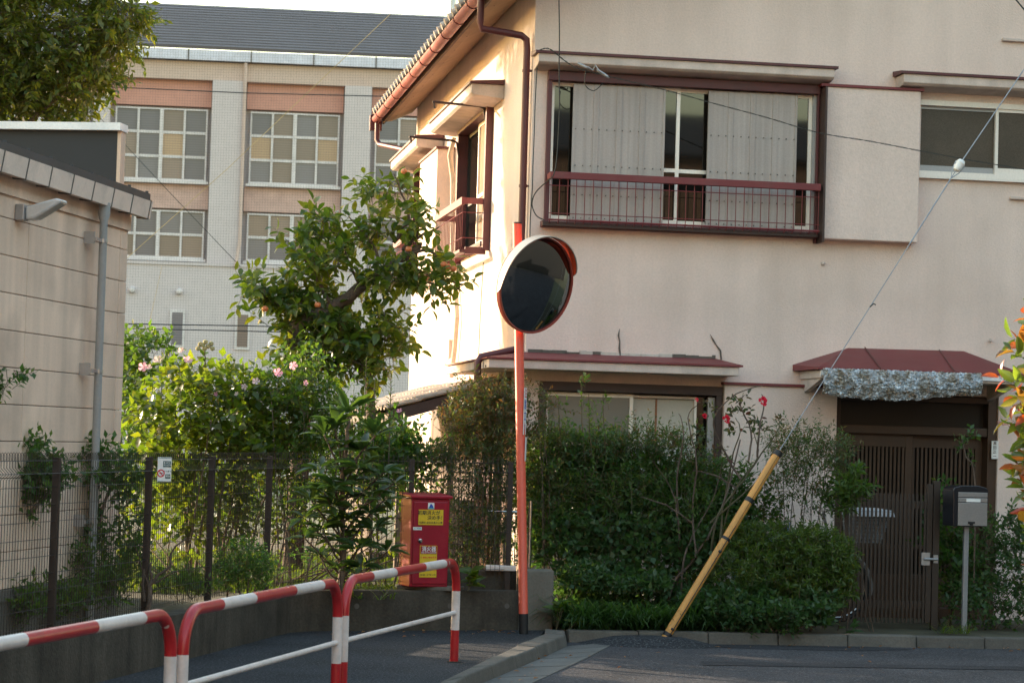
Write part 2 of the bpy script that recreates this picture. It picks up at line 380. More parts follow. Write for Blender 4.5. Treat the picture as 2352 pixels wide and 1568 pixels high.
def panemat():
    m = bpy.data.materials.new('school_pane'); t, N, L = nodes_of(m); p = N['Principled BSDF']
    oi = N.new('ShaderNodeObjectInfo'); cr = N.new('ShaderNodeValToRGB'); cr.color_ramp.interpolation = 'CONSTANT'; L.new(oi.outputs['Random'], cr.inputs[0])
    e = cr.color_ramp.elements; e[0].position = 0; e[0].color = (.12, .112, .142, 1); e[1].position = .45; e[1].color = (.185, .14, .13, 1)
    for q, c in ((.3, (.155, .145, .175, 1)), (.72, (.225, .165, .15, 1)), (.93, (.38, .25, .17, 1))):
        x = e.new(q); x.color = c
    tc = N.new('ShaderNodeTexCoord'); w_ = N.new('ShaderNodeTexWave'); w_.bands_direction = 'Z'; w_.inputs['Scale'].default_value = 3.5; L.new(tc.outputs['Object'], w_.inputs[0])
    mr = N.new('ShaderNodeMapRange'); L.new(w_.outputs['Fac'], mr.inputs[0]); mr.inputs[3].default_value = .82; mr.inputs[4].default_value = 1.1
    vm = N.new('ShaderNodeVectorMath'); vm.operation = 'SCALE'; L.new(cr.outputs[0], vm.inputs[0]); L.new(mr.outputs[0], vm.inputs['Scale'])
    L.new(vm.outputs[0], p.inputs['Base Color']); p.inputs['Roughness'].default_value = .12; p.inputs['Specular IOR Level'].default_value = .35
    return m
M['pane_mix'] = panemat()
def sch_window(x0, x1, z0, z1, nr):
    f = MB(); t = .06
    f.box(x0, x1, .34, .46, z1-t, z1); f.box(x0, x1, .34, .46, z0, z0+t*1.2); f.box(x0, x0+t, .34, .46, z0+t*1.2, z1-t); f.box(x1-t, x1, .34, .46, z0+t*1.2, z1-t)
    for i in (1, 2, 3):
        c = x0 + (x1-x0)*i/4; h = .07 if i == 2 else .04; f.box(c-h, c+h, .33, .45, z0+t*1.2, z1-t)
    for j in range(1, nr):
        c = z0 + (z1-z0)*j/nr; f.box(x0+t, x1-t, .37, .455, c-.05, c+.05)
    f.box(x0-.1, x1+.1, .05, .34, z0-.12, z0-.02)
    fo = f.build('window', M['sch_frame'], sch)
    for i in range(4):
        for j in range(nr):
            a, b = x0+(x1-x0)*i/4, x0+(x1-x0)*(i+1)/4; c, d = z0+(z1-z0)*j/nr, z0+(z1-z0)*(j+1)/nr
            MB().box(a+.045, b-.045, .42, .43, c+.052, d-.052).build('pane', M['pane_mix'], fo)
for a, b in wins:
    x0, x1 = SX(a), SX(b)
    sch_window(x0+.15, x1-.12, SZ(424), SZ(258), 3); sch_window(x0+.15, x1-.12, SZ(602), SZ(492), 2)
    MB().box(x0, x1, .3, .6, SZ(253), SZ(193)).build('band', M['sch_pink'], sch)
    MB().box(x0, x1, .3, .6, SZ(488), SZ(432)).build('band', M['sch_beige'], sch)
for a in (405, 553):
    f = MB(); x0, x1 = SX(a), SX(a+34); f.box(x0, x1, -.42, -.352, SZ(808), SZ(722)); fo = f.build('window', M['sch_frame'], sch)
    MB().box(x0+.08, x1-.08, -.43, -.421, SZ(802), SZ(728)).build('pane', M['pane_mix'], fo)
for u in (318, 424):
    MB().lathe([(0, .11), (.12, .13), (.2, .09), (.22, .001)], (SX(u), -.35, SZ(680)), (0, -1, 0), 14).build('vent_cap', M['sch_frame'], sch, True)
MB().box(-40, 13, -.28, -.16, SZ(150), SZ(127)).build('eaves_gutter', mat('school_gutter', (.53, .53, .63), .4), sch)
for u in range(140, 1200, 143):
    MB().box(SX(u)-.02, SX(u)+.02, -.31, -.285, SZ(151), SZ(126)).build('gutter_joint', M['joint'], sch)
MB().tube([(SX(557), -.2, SZ(152)), (SX(557), -.2, SZ(560)), (SX(549), -.5, SZ(620))], .06, 8).build('downpipe', M['sch_warm'], sch, True)
zt, zr = SZ(118), at(700, 19, 95.5)[2]
rf = MB(); n = 16
slope = 6.0
for i in range(n):       # stepped sheet-metal courses
    y0, y1 = -.15 + slope*i/n, -.15 + slope*(i+1)/n; a, b = zt+(zr-zt)*i/n, zt+(zr-zt)*(i+1)/n
    rf.prism([(-40, y0, a+.03), (-40, y1, b), (-40, y1, b-.1), (-40, y0, a-.1)], (53, 0, 0))
rf.build('roof', M['sch_roof'], sch)
MB().box(-40, 13, .0, .25, zt-.55, zt-.1).build('roof_edge', mat('roof_edge', (.03, .03, .034), .6), sch)
MB().box(-40, 13, .3, .36, SZ(110), SZ(106)).build('snow_rail', M['galv'], sch)

# ---------------------------------------------------------------- tall sports net with cables
net = thing('sports_net', 'tall fine sports net strung on cables in front of the school building', 'net')
NY = 46.0; px = NY / F
xl, xr = at(-60, 600, NY)[0], at(985, 600, NY)[0]; zb, zt_ = at(600, 900, NY)[2], at(985, 36, NY)[2]
pitch = .0515; th = .0012
mb = MB(); k = 0
x = xl
while x < xr:
    sway = .01*sin(x*1.3)
    mb.quad((x-th, NY+sway, zb), (x+th, NY+sway, zb), (x+th, NY+sway, zt_), (x-th, NY+sway, zt_)); x += pitch
z = zb
while z < zt_:
    n = 10; q = []
    for i in range(n+1):
        xx = xl + (xr-xl)*i/n; q.append((xx, NY+.003+.01*sin(xx*1.3), z - .05*sin(pi*i/n)))
    for i in range(n):
        a, b = q[i], q[i+1]; mb.quad((a[0], a[1], a[2]-th), (b[0], b[1], b[2]-th), (b[0], b[1], b[2]+th), (a[0], a[1], a[2]+th))
    z += pitch
stuff(mb.build('net_cords', M['net'], net))
def cab(pts, r, Y=NY-.05, nm='cable', m='cable'):
    return MB().tube([at(u, v, Y) for u, v in pts], r, 5).build(nm, M[m], net)
cab([(180, 197), (560, 214), (985, 224)], .010)
cab([(180, 742), (560, 748), (985, 760)], .012); cab([(180, 752), (560, 760), (985, 772)], .010)
cab([(215, 255), (380, 432), (552, 612)], .006); cab([(270, 612), (520, 390), (900, 30)], .006, m='tapestry')
cab([(372, 612), (330, 800)], .004, m='tapestry')
for xx in (xl-.1, xr+.3):
    MB().tube([(xx, NY+.1, -.1), (xx, NY+.1, zt_+.4)], .07, 10).build('net_post', M['galv'], net)

# ---------------------------------------------------------------- siding building beside the fence
BA = atan(.145)
b1 = np.array([sin(BA), cos(BA), 0]); b2 = np.array([-cos(BA), sin(BA), 0])     # along the wall (away), into the building
BC = np.array([-2.775, 17.3, 0])
shed = thing('siding_house', 'low cream building clad in wide siding panels with a gutter and grey downpipe', 'building', tuple(BC), pi/2 - BA)
# local: x runs away from the camera along the wall, y to the left (into the building)
z0, zt2 = .57, 3.16; LB = 10.0
MB().box(-LB, -.03, .03, 6.0, -.1, 3.2).build('wall_core', M['joint'], shed)
rows = []; z = z0
ph = .229
while z < zt2: rows.append((z, min(z+ph, zt2))); z += ph
pw = 1.90; cols = []; x = -.02
cols.append((-.165, -.0)); x = -.17
while x > -LB: cols.append((x-pw, x-.008)); x -= pw
pm = {}
for (a, b) in rows:
    for (c, d) in cols:
        mb = MB().box(c, d, 0, .028, a+.003, b-.0015); mb.build('siding_panel', M['siding'], shed, bevel=.004)
        # end wall facing the garden
for (a, b) in rows: MB().box(-.028, 0, .03, 6, a+.005, b-.003).build('siding_panel', M['siding'], shed)
MB().box(-LB, .03, -.03, .0, .50, .57).build('base_ledge', M['conc2'], shed)
MB().box(-LB, .01, -.01, .03, -.05, .50).build('foundation', M['conc2'], shed)
# eaves gutter: box profile with joints
g = MB(); prof = [(-.02, 3.21), (-.035, 3.11), (-.115, 3.10), (-.135, 3.225), (-.127, 3.225), (-.108, 3.112), (-.043, 3.122), (-.03, 3.21)]
g.prism([(-LB, y, z) for y, z in prof], (LB+.14, 0, 0)); go = g.build('gutter', M['gutter_grey'], shed)
x = .08
while x > -LB:
    MB().prism([(x, y, z) for y, z in [(-.018, 3.215), (-.033, 3.10), (-.117, 3.093), (-.140, 3.232), (-.13, 3.232), (-.112, 3.13), (-.045, 3.14)]], (.014, 0, 0)).build('gutter_strap', M['joint'], go); x -= .43
MB().prism([(-LB, -.02, 3.0), (-LB, .3, 3.0), (-LB, .3, 3.2), (-LB, -.02, 3.17)], (LB+.0, 0, 0)).build('eaves_board', M['siding'], shed)
# roof with tile ends that show above the gutter
MB().prism([(-LB, -.12, 3.22), (-LB, 3.0, 4.0), (-LB, 3.0, 4.06), (-LB, -.12, 3.28)], (LB+.12, 0, 0)).build('roof', M['dark_tile'], shed)
x = .05
while x > -LB:
    mb = MB().prism([(x, -.09, 3.225), (x, -.08, 3.275), (x, .7, 3.50), (x, .7, 3.44)], (.10, 0, 0)); mb.box(x+.10, x+.115, -.09, -.07, 3.24, 3.305)
    mb.build('roof_tile', M['dark_tile'], shed); x -= .42
# downpipe with clips
dx = -.83
dp = MB().tube([(dx, -.085, 3.12), (dx, -.085, 3.04), (dx, -.085, 2.99), (dx, -.085, .1)], [.042, .042, .028, .028], 12).build('downpipe', M['pipe_grey'], shed, True)
for z in (2.86, 1.97, .95):
    MB().lathe([(-.012, .033), (.012, .033)], (dx, -.085, z), (0, 0, 1), 12).box(dx-.16, dx-.03, -.09, -.075, z-.012, z+.012).box(dx-.16, dx-.145, -.075, 0, z-.03, z+.05).build('pipe_clip', M['galv'], dp)
# floodlight on the wall
fl = thing('wall_lamp', 'small grey LED floodlight on a bracket high on the cream siding wall', 'lamp', tuple(BC + b1 * (-2.32)), pi/2 - BA)
MB().box(-.03, .07, -.06, -.002, 2.86, 2.96).build('bracket', M['alu_grey'], fl, bevel=.006)
lm = MB().prism([(.0, -.06, 2.865), (.005, -.12, 2.875), (.01, -.20, 2.925), (.02, -.275, 2.975), (.02, -.285, 2.995), (.01, -.25, 3.005), (.0, -.15, 2.975), (-.01, -.06, 2.945)], (.13, 0, 0))
lm.build('lamp_head', mat('pale_lamp', (.58, .57, .56), .4, .2), fl, bevel=.012)
# dark box storey behind with white coping
dk = thing('rear_annex', 'charcoal panelled annex with a white coping rising behind the low cream building', 'building', (-3.14, 19.0, 0), -BA)
MB().box(-7, -.02, 0, .12, 0, 3.925).box(-7, -1.6, .121, .9, 0, 3.7).build('wall', M['dark_panel'], dk)
MB().box(-7.05, .02, -.06, .14, 3.925, 3.985).build('coping', M['fascia_white'], dk)
MB().box(-.019, .01, .001, .119, 0, 3.925).build('corner_trim', M['siding'], dk)

# ---------------------------------------------------------------- the house
house = thing('house', 'two storey cream stucco house with maroon trim, tiled roof and lattice entrance doors', 'house', tuple(C0), YAW)
def hf(u, v, off=0.0):
    d = ray(u, v); k = ((C0 - off*e2 - EYEP) @ e2) / (d @ e2); p = EYEP + k*d - C0; return p @ e1, p[2]
def hl(u, v, off=0.0):
    d = ray(u, v); k = ((C0 - off*e1 - EYEP) @ e1) / (d @ e1); p = EYEP + k*d - C0; return p @ e2, p[2]
def holed(L0, L1, H0, H1, holes, thick, front):
    """wall sheet with openings; front(a, z, depth) gives the point; depth 0 is the outer face"""
    mb = MB()
    xs = sorted({L0, L1} | {h[0] for h in holes} | {h[1] for h in holes}); zs = sorted({H0, H1} | {h[2] for h in holes} | {h[3] for h in holes})
    for dpt in (0, thick):
        for a, b in zip(xs[:-1], xs[1:]):
            for c, d in zip(zs[:-1], zs[1:]):
                if any(h[0] <= (a+b)/2 <= h[1] and h[2] <= (c+d)/2 <= h[3] for h in holes): continue
                mb.quad(front(a, c, dpt), front(b, c, dpt), front(b, d, dpt), front(a, d, dpt))
    for (a, b, c, d) in holes:
        mb.quad(front(a, c, 0), front(a, d, 0), front(a, d, thick), front(a, c, thick)); mb.quad(front(b, c, 0), front(b, d, 0), front(b, d, thick), front(b, c, thick))
        mb.quad(front(a, c, 0), front(b, c, 0), front(b, c, thick), front(a, c, thick)); mb.quad(front(a, d, 0), front(b, d, 0), front(b, d, thick), front(a, d, thick))
    return mb
HB = 9.1
holed(0, 8.6, 0, 8.3, [(.155, 2.72, 3.58, 4.965), (3.73, 5.6, 4.2, 4.90), (.165, 1.82, .9, 2.125), (2.95, 4.56, 0, 2.12)], .15, lambda a, z, d: (a, d, z)).build('wall', M['stucco'], house)
holed(.0, HB, 0, 6.4, [(2.40, 4.75, 3.58, 4.97), (7.05, 8.75, 3.58, 4.97)], .15, lambda a, z, d: (d, a, z)).build('wall', M['stucco'], house)
MB().box(.15, 8.6, HB-.1, HB, 0, 6.4).box(8.5, 8.6, .15, HB-.1, 0, 6.4).build('wall', M['stucco'], house)
MB().box(.16, 8.5, .16, HB-.1, 2.75, 2.85).build('upper_floor', M['dark_wood'], house)
# main roof: slope rises to the right from the left eaves
EZ = 5.62; rs = .42
MB().prism([(-.50, -.75, EZ+.09), (5.0, -.75, EZ+.09+5.5*rs), (5.0, -.75, EZ+.19+5.5*rs), (-.50, -.75, EZ+.19)], (0, HB+1.05, 0)).build('roof', M['dark_tile'], house)
MB().prism([(5.0, -.75, EZ+.09+5.5*rs), (9.3, -.75, EZ+.5), (9.3, -.75, EZ+.6), (5.0, -.75, EZ+.19+5.5*rs)], (0, HB+1.05, 0)).build('roof', M['dark_tile'], house)
# eaves soffit (plaster, shade put into its brown colour), rafter box
MB().prism([(-.40, -.70, EZ+.03), (-.30, -.70, EZ+.05), (-.04, -.70, EZ+.17), (.0, -.70, EZ+.22), (.0, -.70, EZ+.26), (-.40, -.70, EZ+.09)], (0, HB+.9, 0)).build('soffit', mat('soffit_plaster_shaded', (.27, .18, .12), .9, var=.15, scale=2, streak=.1), house)
MB().box(-.43, -.405, -.70, HB+.2, EZ+.0, EZ+.12).build('fascia', mat('eaves_brown', (.12, .07, .05), .7), house)
# round tile ends along the eaves
tm = MB().lathe([(0, .001), (0, .042), (.45, .042), (.45, .001)], (0, 0, 0), (1, 0, rs), 10); tme = None
k = 0; y = -.7
while y < HB+.25:
    if tme is None:
        to = tm.build('roof_tile', M['tile'], house, True); tme = to.data
    else: to = inst('roof_tile', tme, house)
    to.location = (-.55, y, EZ+.165); y += .27
# half round gutter and straps
g = MB(); yy0, yy1 = -.6, HB+.25
ring = [(-.505 + .062*cos(a), EZ + .075 + .062*sin(a)) for a in np.linspace(pi, 2*pi, 9)]
ring2 = [(-.505 + .055*cos(a), EZ + .075 + .055*sin(a)) for a in np.linspace(2*pi, pi, 9)]
g.prism([(x, yy0, z) for x, z in ring + ring2], (0, yy1-yy0, 0))
gut = g.build('gutter', mat('copper_red_gutter', (.33, .095, .08), .45, var=.12, dirt=(.5, .25, .2), dscale=3, damt=.4), house, True)
y = -.35
while y < yy1:
    MB().tube([(-.505 + .066*cos(a), y, EZ+.075+.066*sin(a)) for a in np.linspace(pi, 2*pi, 9)] + [(-.3, y+.0, EZ+.05)], .005, 4).build('gutter_strap', M['maroon'], gut); y += .91
# rear end of the gutter: outlet, elbow, sloping pipe to the wall
MB().box(-.585, -.43, HB+.22, HB+.30, EZ-.08, EZ+.12).build('gutter_end', M['maroon'], gut)
MB().tube([(-.50, HB+.1, EZ+.0), (-.50, HB+.1, EZ-.22), (-.47, HB+.05, EZ-.28), (-.03, HB-1.6, EZ-.58), (-.02, HB-1.7, EZ-.66), (-.04, HB-1.7, EZ-.75)], .034, 10).build('downpipe', M['maroon'], house, True)
# front downpipe: out of the gutter, across to the corner, down the wall
q1 = hl(1216, 66, .05)
pts = [(-.505, .05, EZ+.02), (-.505, .05, 5.42), (-.49, .06, 5.36), (-.11, .10, 5.325), (-.06, .11, 5.29), (-.052, .11, 5.2), (-.052, .11, 3.9), (-.052, .11, 2.55)]
pts += [(-.06, .1, 2.42), (-.3, .0, 2.36), (-.42, -.05, 2.33), (-.45, -.06, 2.28), (-.45, -.06, 2.12)]
dpp = MB().tube(pts, .034, 12).build('downpipe', M['maroon'], house, True)
for z in (5.0, 3.93, 3.0):
    MB().lathe([(-.012, .039), (.012, .039)], (-.052, .11, z), (0, 0, 1), 12).box(-.05, .0, .10, .115, z-.01, z+.01).build('pipe_clip', M['maroon'], dpp)

# canopies over the windows
def canopy(name, x0, x1, prot, zb_, zt_, parent=house, left_flush=False):
    o = MB().prism([(x0, -prot, zt_), (x0, -prot, zb_+.02), (x0, -prot+.03, zb_), (x0, -.002, zb_-.03), (x0, -.002, zt_)], (x1-x0, 0, 0)).build(name, M['trim'], parent, bevel=.006)
    MB().prism([(x0-.03, -prot-.02, zt_+.001), (x0-.03, -prot-.02, zt_+.025), (x0-.03, -.003, zt_+.05), (x0-.03, -.003, zt_+.001)], (x1-x0+.06, 0, 0)).build('flashing', M['maroon'], o)
    return o
canopy('window_canopy', .0, 2.80, .25, 5.02, 5.115)
canopy('window_canopy', 3.47, 6.0, .25, 5.01, 5.11)
# left face canopy helper: same slab turned to the side face
def canopy_l(t0, t1, prot, zb_, zt_):
    o = MB().prism([(-prot, t0, zt_), (-prot, t0, zb_+.02), (-prot+.03, t0, zb_), (-.002, t0, zb_-.03), (-.002, t0, zt_)], (0, t1-t0, 0)).build('window_canopy', M['trim'], house, bevel=.006)
    MB().prism([(-prot-.02, t0-.03, zt_+.001), (-prot-.02, t0-.03, zt_+.025), (-.003, t0-.03, zt_+.05), (-.003, t0-.03, zt_+.001)], (0, t1-t0+.06, 0)).build('flashing', M['maroon'], o)
canopy_l(1.75, 5.0, .33, 4.99, 5.10); canopy_l(6.3, 9.0, .33, 4.99, 5.10)

# --- upper front window: frame, sashes, glass, two metal shutters, railing
X = lambda u: .155 + (u - 1262) * .004155
uw = MB()
uw.box(.13, 2.72, -.07, .10, 4.90, 4.985); uw.box(.13, .17, -.055, .10, 3.58, 4.90); uw.box(2.70, 2.72, -.055, .10, 3.5, 4.90)
uw.box(.10, 2.72, -.09, .12, 3.545, 3.60)
uwo = uw.build('window', M['maroon'], house, bevel=.004)
def sash(x0, x1, z0, z1, y, t=.035, mid=None, tb=.06):
    s = MB().box(x0, x0+t, y-.02, y+.02, z0, z1).box(x1-t, x1, y-.02, y+.02, z0, z1).box(x0+t, x1-t, y-.018, y+.018, z1-t, z1).box(x0+t, x1-t, y-.018, y+.018, z0, z0+tb)
    if mid: s.box(x0+t, x1-t, y-.016, y+.016, mid-.018, mid+.018)
    return s
for (a, b, y, mid) in ((1267, 1420, .07, None), (1398, 1562, .055, 4.13), (1546, 1720, .08, 4.13), (1700, 1868, .055, None)):
    s = sash(X(a), X(b), 3.605, 4.90, y, .034, mid); s.build('sash', M['alu'], uwo)
    MB().box(X(a)+.035, X(b)-.035, y-.003, y+.003, 3.665, 4.865).build('pane', M['glass'], uwo)
MB().box(X(1572), X(1590), .10, .115, 3.6, 4.86).build('inner_post', M['alu'], uwo)
MB().box(X(1868), 2.70, .0, .05, 3.60, 4.90).box(X(1872), X(1876), -.012, .0, 3.60, 4.90).build('shutter_stop', M['alu_grey'], uwo)
def shutter(u0_, u1_):
    x0, x1 = X(u0_), X(u1_); n = 4; wd = x1 - x0; prof = [(x0, .018), (x0, -.012), (x0+.02, -.012), (x0+.022, -.004)]
    for k in range(1, n):
        c = x0 + wd*k/n; prof += [(c-.026, -.004), (c-.024, -.011), (c+.024, -.011), (c+.026, -.004)]
    prof += [(x1-.022, -.004), (x1-.02, -.012), (x1, -.012), (x1, .018)]
    s = MB().prism([(a, y-.01, 3.61) for a, y in prof], (0, 0, 1.275)); so_ = s.build('shutter', M['shutter'], house)
    nb = MB(); st = MB()
    for z in (4.47, 4.13, 3.86, 3.645):
        for k in range(12):
            xx = x0 + .03 + (wd-.06)*k/11 + rng.uniform(-.004, .004)
            nb.box(xx-.0035, xx+.0035, -.026, -.0135, z-.005, z+.004)
            l = rng.uniform(.03, .13)
    stuff(nb.build('nail_heads', M['nail'], so_))
    return so_
shutter(1315, 1525); shutter(1624, 1830)
rl = MB().box(.14, 2.70, -.235, -.19, 3.975, 4.04); rlo = rl.build('railing', M['red_tin'], house, bevel=.005)
MB().box(.14, .175, -.19, -.07, 3.98, 4.03).build('rail_return', M['red_tin'], rlo); MB().box(2.665, 2.70, -.19, -.07, 3.98, 4.03).build('rail_return', M['red_tin'], rlo)
bme = None; n = 33
for i in range(n):
    x = .155 + (2.685-.155)*i/(n-1)
    if bme is None:
        bo = MB().tube([(0, -.2125, 3.98), (0, -.2125, 3.60), (0, -.19, 3.578), (0, -.09, 3.575)], .0042, 5).build('baluster', M['red_tin'], rlo); bme = bo.data
    else: bo = inst('baluster', bme, rlo)
    bo.location = (x, 0, 0)
for z in (3.915, 3.66, 3.60):
    MB().tube([(.14, -.207, z), (2.70, -.207, z)], .0042 if z > 3.62 else .010, 5).build('rail_wire', M['red_tin'], rlo)
MB().box(2.722, 2.741, -.24, -.02, 3.50, 4.95).build('edge_board', M['dark_wood'], house)
MB().box(.10, 2.70, -.16, -.09, 3.552, 3.585).build('sill', M['dark_wood'], house)
# shutter box right of it
MB().box(2.742, 3.675, -.15, -.002, 3.54, 4.965).build('shutter_box', M['stucco'], house, bevel=.008)
MB().box(2.70, 3.70, -.17, -.002, 4.966, 4.99).build('flashing', M['red_tin'], house)
# --- right upper window
w2 = MB().box(3.69, 5.6, -.015, .08, 4.86, 4.91).box(3.69, 5.6, -.03, .08, 4.185, 4.235).box(3.69, 5.6, -.05, -.03, 4.165, 4.195)
w2o = w2.build('window', M['alu'], house)
xm = hf(2286, 320)[0]
for a, b, y in ((3.69, xm+.03, .05), (xm-.0, 5.2, .02)):
    sash(a, b, 4.235, 4.86, y, .03).build('sash', M['alu_grey'] if y > .03 else M['alu'], w2o)
    MB().box(a+.03, b-.03, y-.004, y+.004, 4.29, 4.83).build('pane', M['figured'], w2o)
# vents high on the wall
for (u, v, w_) in ((2300, 92, .3), (2318, 455, .3)):
    x, z = hf(u, v); vv = MB().box(x, x+w_, -.04, -.002, z-.014, z+.014).build('vent_hood', M['trim'], house, bevel=.006)
x, z = hf(1890, 605); MB().lathe([(0, .02), (.02, .018), (.03, .001)], (x, -.001, z), (0, -1, 0), 10).build('wall_plug', M['trim'], house)
x, z = hf(2275, 782); MB().lathe([(0, .014), (.05, .014), (.05, .001)], (x, -.001, z), (-.4, -1, .1), 8).build('wall_plug', M['trim'], house)

# --- lower window with dark surround, canopy, shutter box
lw = MB().box(.135, 1.86, -.05, .12, 2.045, 2.13).box(.135, .20, -.045, .12, .85, 2.045).box(1.80, 1.86, -.045, .12, .85, 2.045).box(.135, 1.86, -.06, .12, .80, .85)
lwo = lw.build('window', M['dark_wood'], house, bevel=.004)
xa, xb, xc = hf(1450, 900)[0], hf(1600, 900)[0], hf(1625, 900)[0]
sash(.20, xa+.03, .85, 2.035, .06, .034).build('sash', M['alu'], lwo); MB().box(.235, xa-.005, .058, .064, .92, 2.0).build('pane', M['frosted'], lwo)
sash(xa, xb+.02, .85, 2.03, .085, .022).build('sash', M['alu'], lwo)
MB().box(xa+.03, xb, .10, .11, .87, 2.0).build('shoji', M['paper'], lwo)
xo = hf(1513, 900)[0]; MB().box(xo-.008, xo+.008, .085, .099, .87, 2.0).build('shoji_rail', M['orange_wood'], lwo)
MB().box(xb+.0, xc+.02, .115, .125, .87, 2.03).build('pane', M['glass'], lwo)
MB().box(hf(1628, 900)[0], 1.80, .02, .06, .85, 2.03).build('shutter_stop', M['alu_grey'], lwo)
MB().box(1.862, 2.945, -.10, -.002, .0, 2.15).build('shutter_box', M['stucco'], house, bevel=.006)
MB().box(1.85, 2.80, -.125, -.002, 2.151, 2.175).build('flashing', M['red_tin'], house)
# wrap-around canopy at the corner
cz0, cz1 = 2.225, 2.305
mb = MB().prism([(-.40, -.40, cz0), (1.92, -.40, cz0), (1.92, -.002, cz0), (-.002, -.002, cz0), (-.002, 2.4, cz0), (-.40, 2.4, cz0)], (0, 0, cz1-cz0))
co = mb.build('corner_canopy', M['trim'], house, bevel=.008)
rr = MB(); a0 = .42
A_ = [(-a0, -a0, cz1+.002), (1.95, -a0, cz1+.002), (1.95, -.002, cz1+.002), (-.002, -.002, cz1+.002), (-.002, 2.42, cz1+.002), (-a0, 2.42, cz1+.002)]
T_ = [(-a0, -a0, cz1+.018), (1.95, -a0, cz1+.018), (1.80, -.002, cz1+.085), (-.002, -.002, cz1+.085), (-.002, 2.42, cz1+.085), (-a0, 2.42, cz1+.018)]
rr.add(A_ + T_, [(0,1,7,6), (1,2,8,7), (6,7,8,9), (6,9,10,11), (5,0,6,11), (4,5,11,10)])
rr.build('tin_roof', M['red_tin'], co)
mb = MB(); x = .02
while x < 1.78:
    l = rng.uniform(.04, .16); mb.box(x, min(x+l, 1.79), -.012, -.003, cz1+.07+rng.uniform(0, .01), cz1+.10+rng.uniform(0, .018), int(rng.random() < .5)); x += l*.9
mb.build('caulking', [M['joint'], M['galv']], co)
for (pl, nm) in ((((1423, 755), (1420, 770), (1423, 785), (1422, 800), (1424, 816)), 0), (((1631, 768), (1637, 780), (1645, 793), (1654, 805), (1656, 826)), 1)):
    pts = [(hf(u, v)[0], -.008, hf(u, v)[1]) for u, v in pl]
    MB().tube(pts, [.002, .008, .006, .009, .008], 5).build('crack_filler', M['joint'], house)
# --- side windows (left face)
def side_window(t0, t1):
    f = MB().box(-.075, .1, t0-.04, t0+.05, 3.5, 5.0).box(-.07, .1, t1-.05, t1+.04, 3.5, 5.0).box(-.078, .1, t0+.05, t1-.05, 4.93, 5.02).box(-.09, .1, t0+.05, t1-.05, 3.545, 3.60)
    fo = f.build('window', M['maroon'], house, bevel=.004); n = 3; wd = (t1-t0-.1)/2
    for k in range(2):
        a = t0+.05+wd*k; s = MB(); x = .03+.035*k
        s.box(x-.02, x+.02, a, a+.04, 3.6, 4.93).box(x-.02, x+.02, a+wd-.04, a+wd, 3.6, 4.93).box(x-.018, x+.018, a+.04, a+wd-.04, 4.89, 4.93).box(x-.018, x+.018, a+.04, a+wd-.04, 3.6, 3.66).box(x-.016, x+.016, a+.04, a+wd-.04, 4.13, 4.165)
        if k == 0 or t0 > 6: s.build('sash', M['alu'], fo)
        else: s.build('sash', M['black'], fo)
        MB().box(x-.003, x+.003, a+.04, a+wd-.04, 3.66, 4.89).build('pane', mat('curtained_glass', (.42, .30, .19), .12, var=.1, spec=.6) if k == 0 else M['glass'], fo)
    r = MB().box(-.30, -.27, t0-.02, t1+.02, 3.96, 4.035).box(-.27, -.075, t0-.02, t0+.02, 3.97, 4.03).box(-.27, -.075, t1-.02, t1+.02, 3.97, 4.03)
    ro = r.build('railing', M['red_tin'], house); y = t0; me_ = None
    while y < t1:
        if me_ is None:
            b = MB().tube([(-.285, 0, 3.97), (-.285, 0, 3.53), (-.27, 0, 3.505), (-.08, 0, 3.50)], .0032, 4).build('baluster', M['red_tin'], ro); me_ = b.data
        else: b = inst('baluster', me_, ro)
        b.location = (0, y, 0); y += .115
    for z in (3.88, 3.62): MB().tube([(-.287, t0-.02, z), (-.287, t1+.02, z), ], .0045, 4).tube([(-.287, t0-.02, z), (-.075, t0-.02, z)], .0045, 4).build('rail_wire', M['red_tin'], ro)
    MB().box(-.31, -.25, t0-.02, t1+.02, 3.47, 3.50).box(-.25, -.04, t0-.02, t0+.03, 3.46, 3.53).box(-.25, -.04, t1-.02, t1+.03, 3.46, 3.53).build('bracket', M['maroon'], ro)
side_window(2.45, 4.6); side_window(7.1, 8.7)
MB().box(-.20, -.002, 5.3, 6.9, 3.52, 4.86).build('shutter_box', M['stucco'], house, bevel=.006); MB().box(-.22, -.002, 5.27, 6.93, 4.861, 4.885).build('flashing', M['maroon'], house)
# clothes rod arms
for (t, z) in ((2.5, 4.98), (4.5, 4.86)):
    MB().tube([(-.06, t, z-.18), (-.09, t, z-.02), (-.14, t, z), (-.62, t, z+.02)], .014, 6).tube([(-.60, t, z+.02), (-.60, t, z-.05)], .01, 5).build('rod_arm', M['dark_wood'], house)
# wrapped pipes and wires on the sunny wall
MB().tube([(-.06, 4.95, 4.95), (-.10, 5.0, 4.75), (-.05, 5.05, 4.5), (-.045, 5.0, 4.0), (-.05, 4.9, 3.55), (-.045, 4.55, 3.2), (-.05, 4.35, 2.9), (-.045, 4.5, 2.55), (-.06, 4.6, 2.25)], .028, 8).build('wrapped_pipe', M['pipe_wrap'], house, True)
MB().tube([(-.012, 2.75, 3.4), (-.012, 2.85, 2.9), (-.012, 2.9, 2.3)], .005, 5).build('wall_wire', M['joint'], house)
MB().box(-.05, -.002, 4.95, 5.05, 2.47, 2.68).tube([(-.03, 5.0, 2.48), (-.08, 5.1, 2.38), (-.05, 5.0, 2.3), (-.08, 4.9, 2.25)], .006, 5).build('junction_box', M['trim'], house)

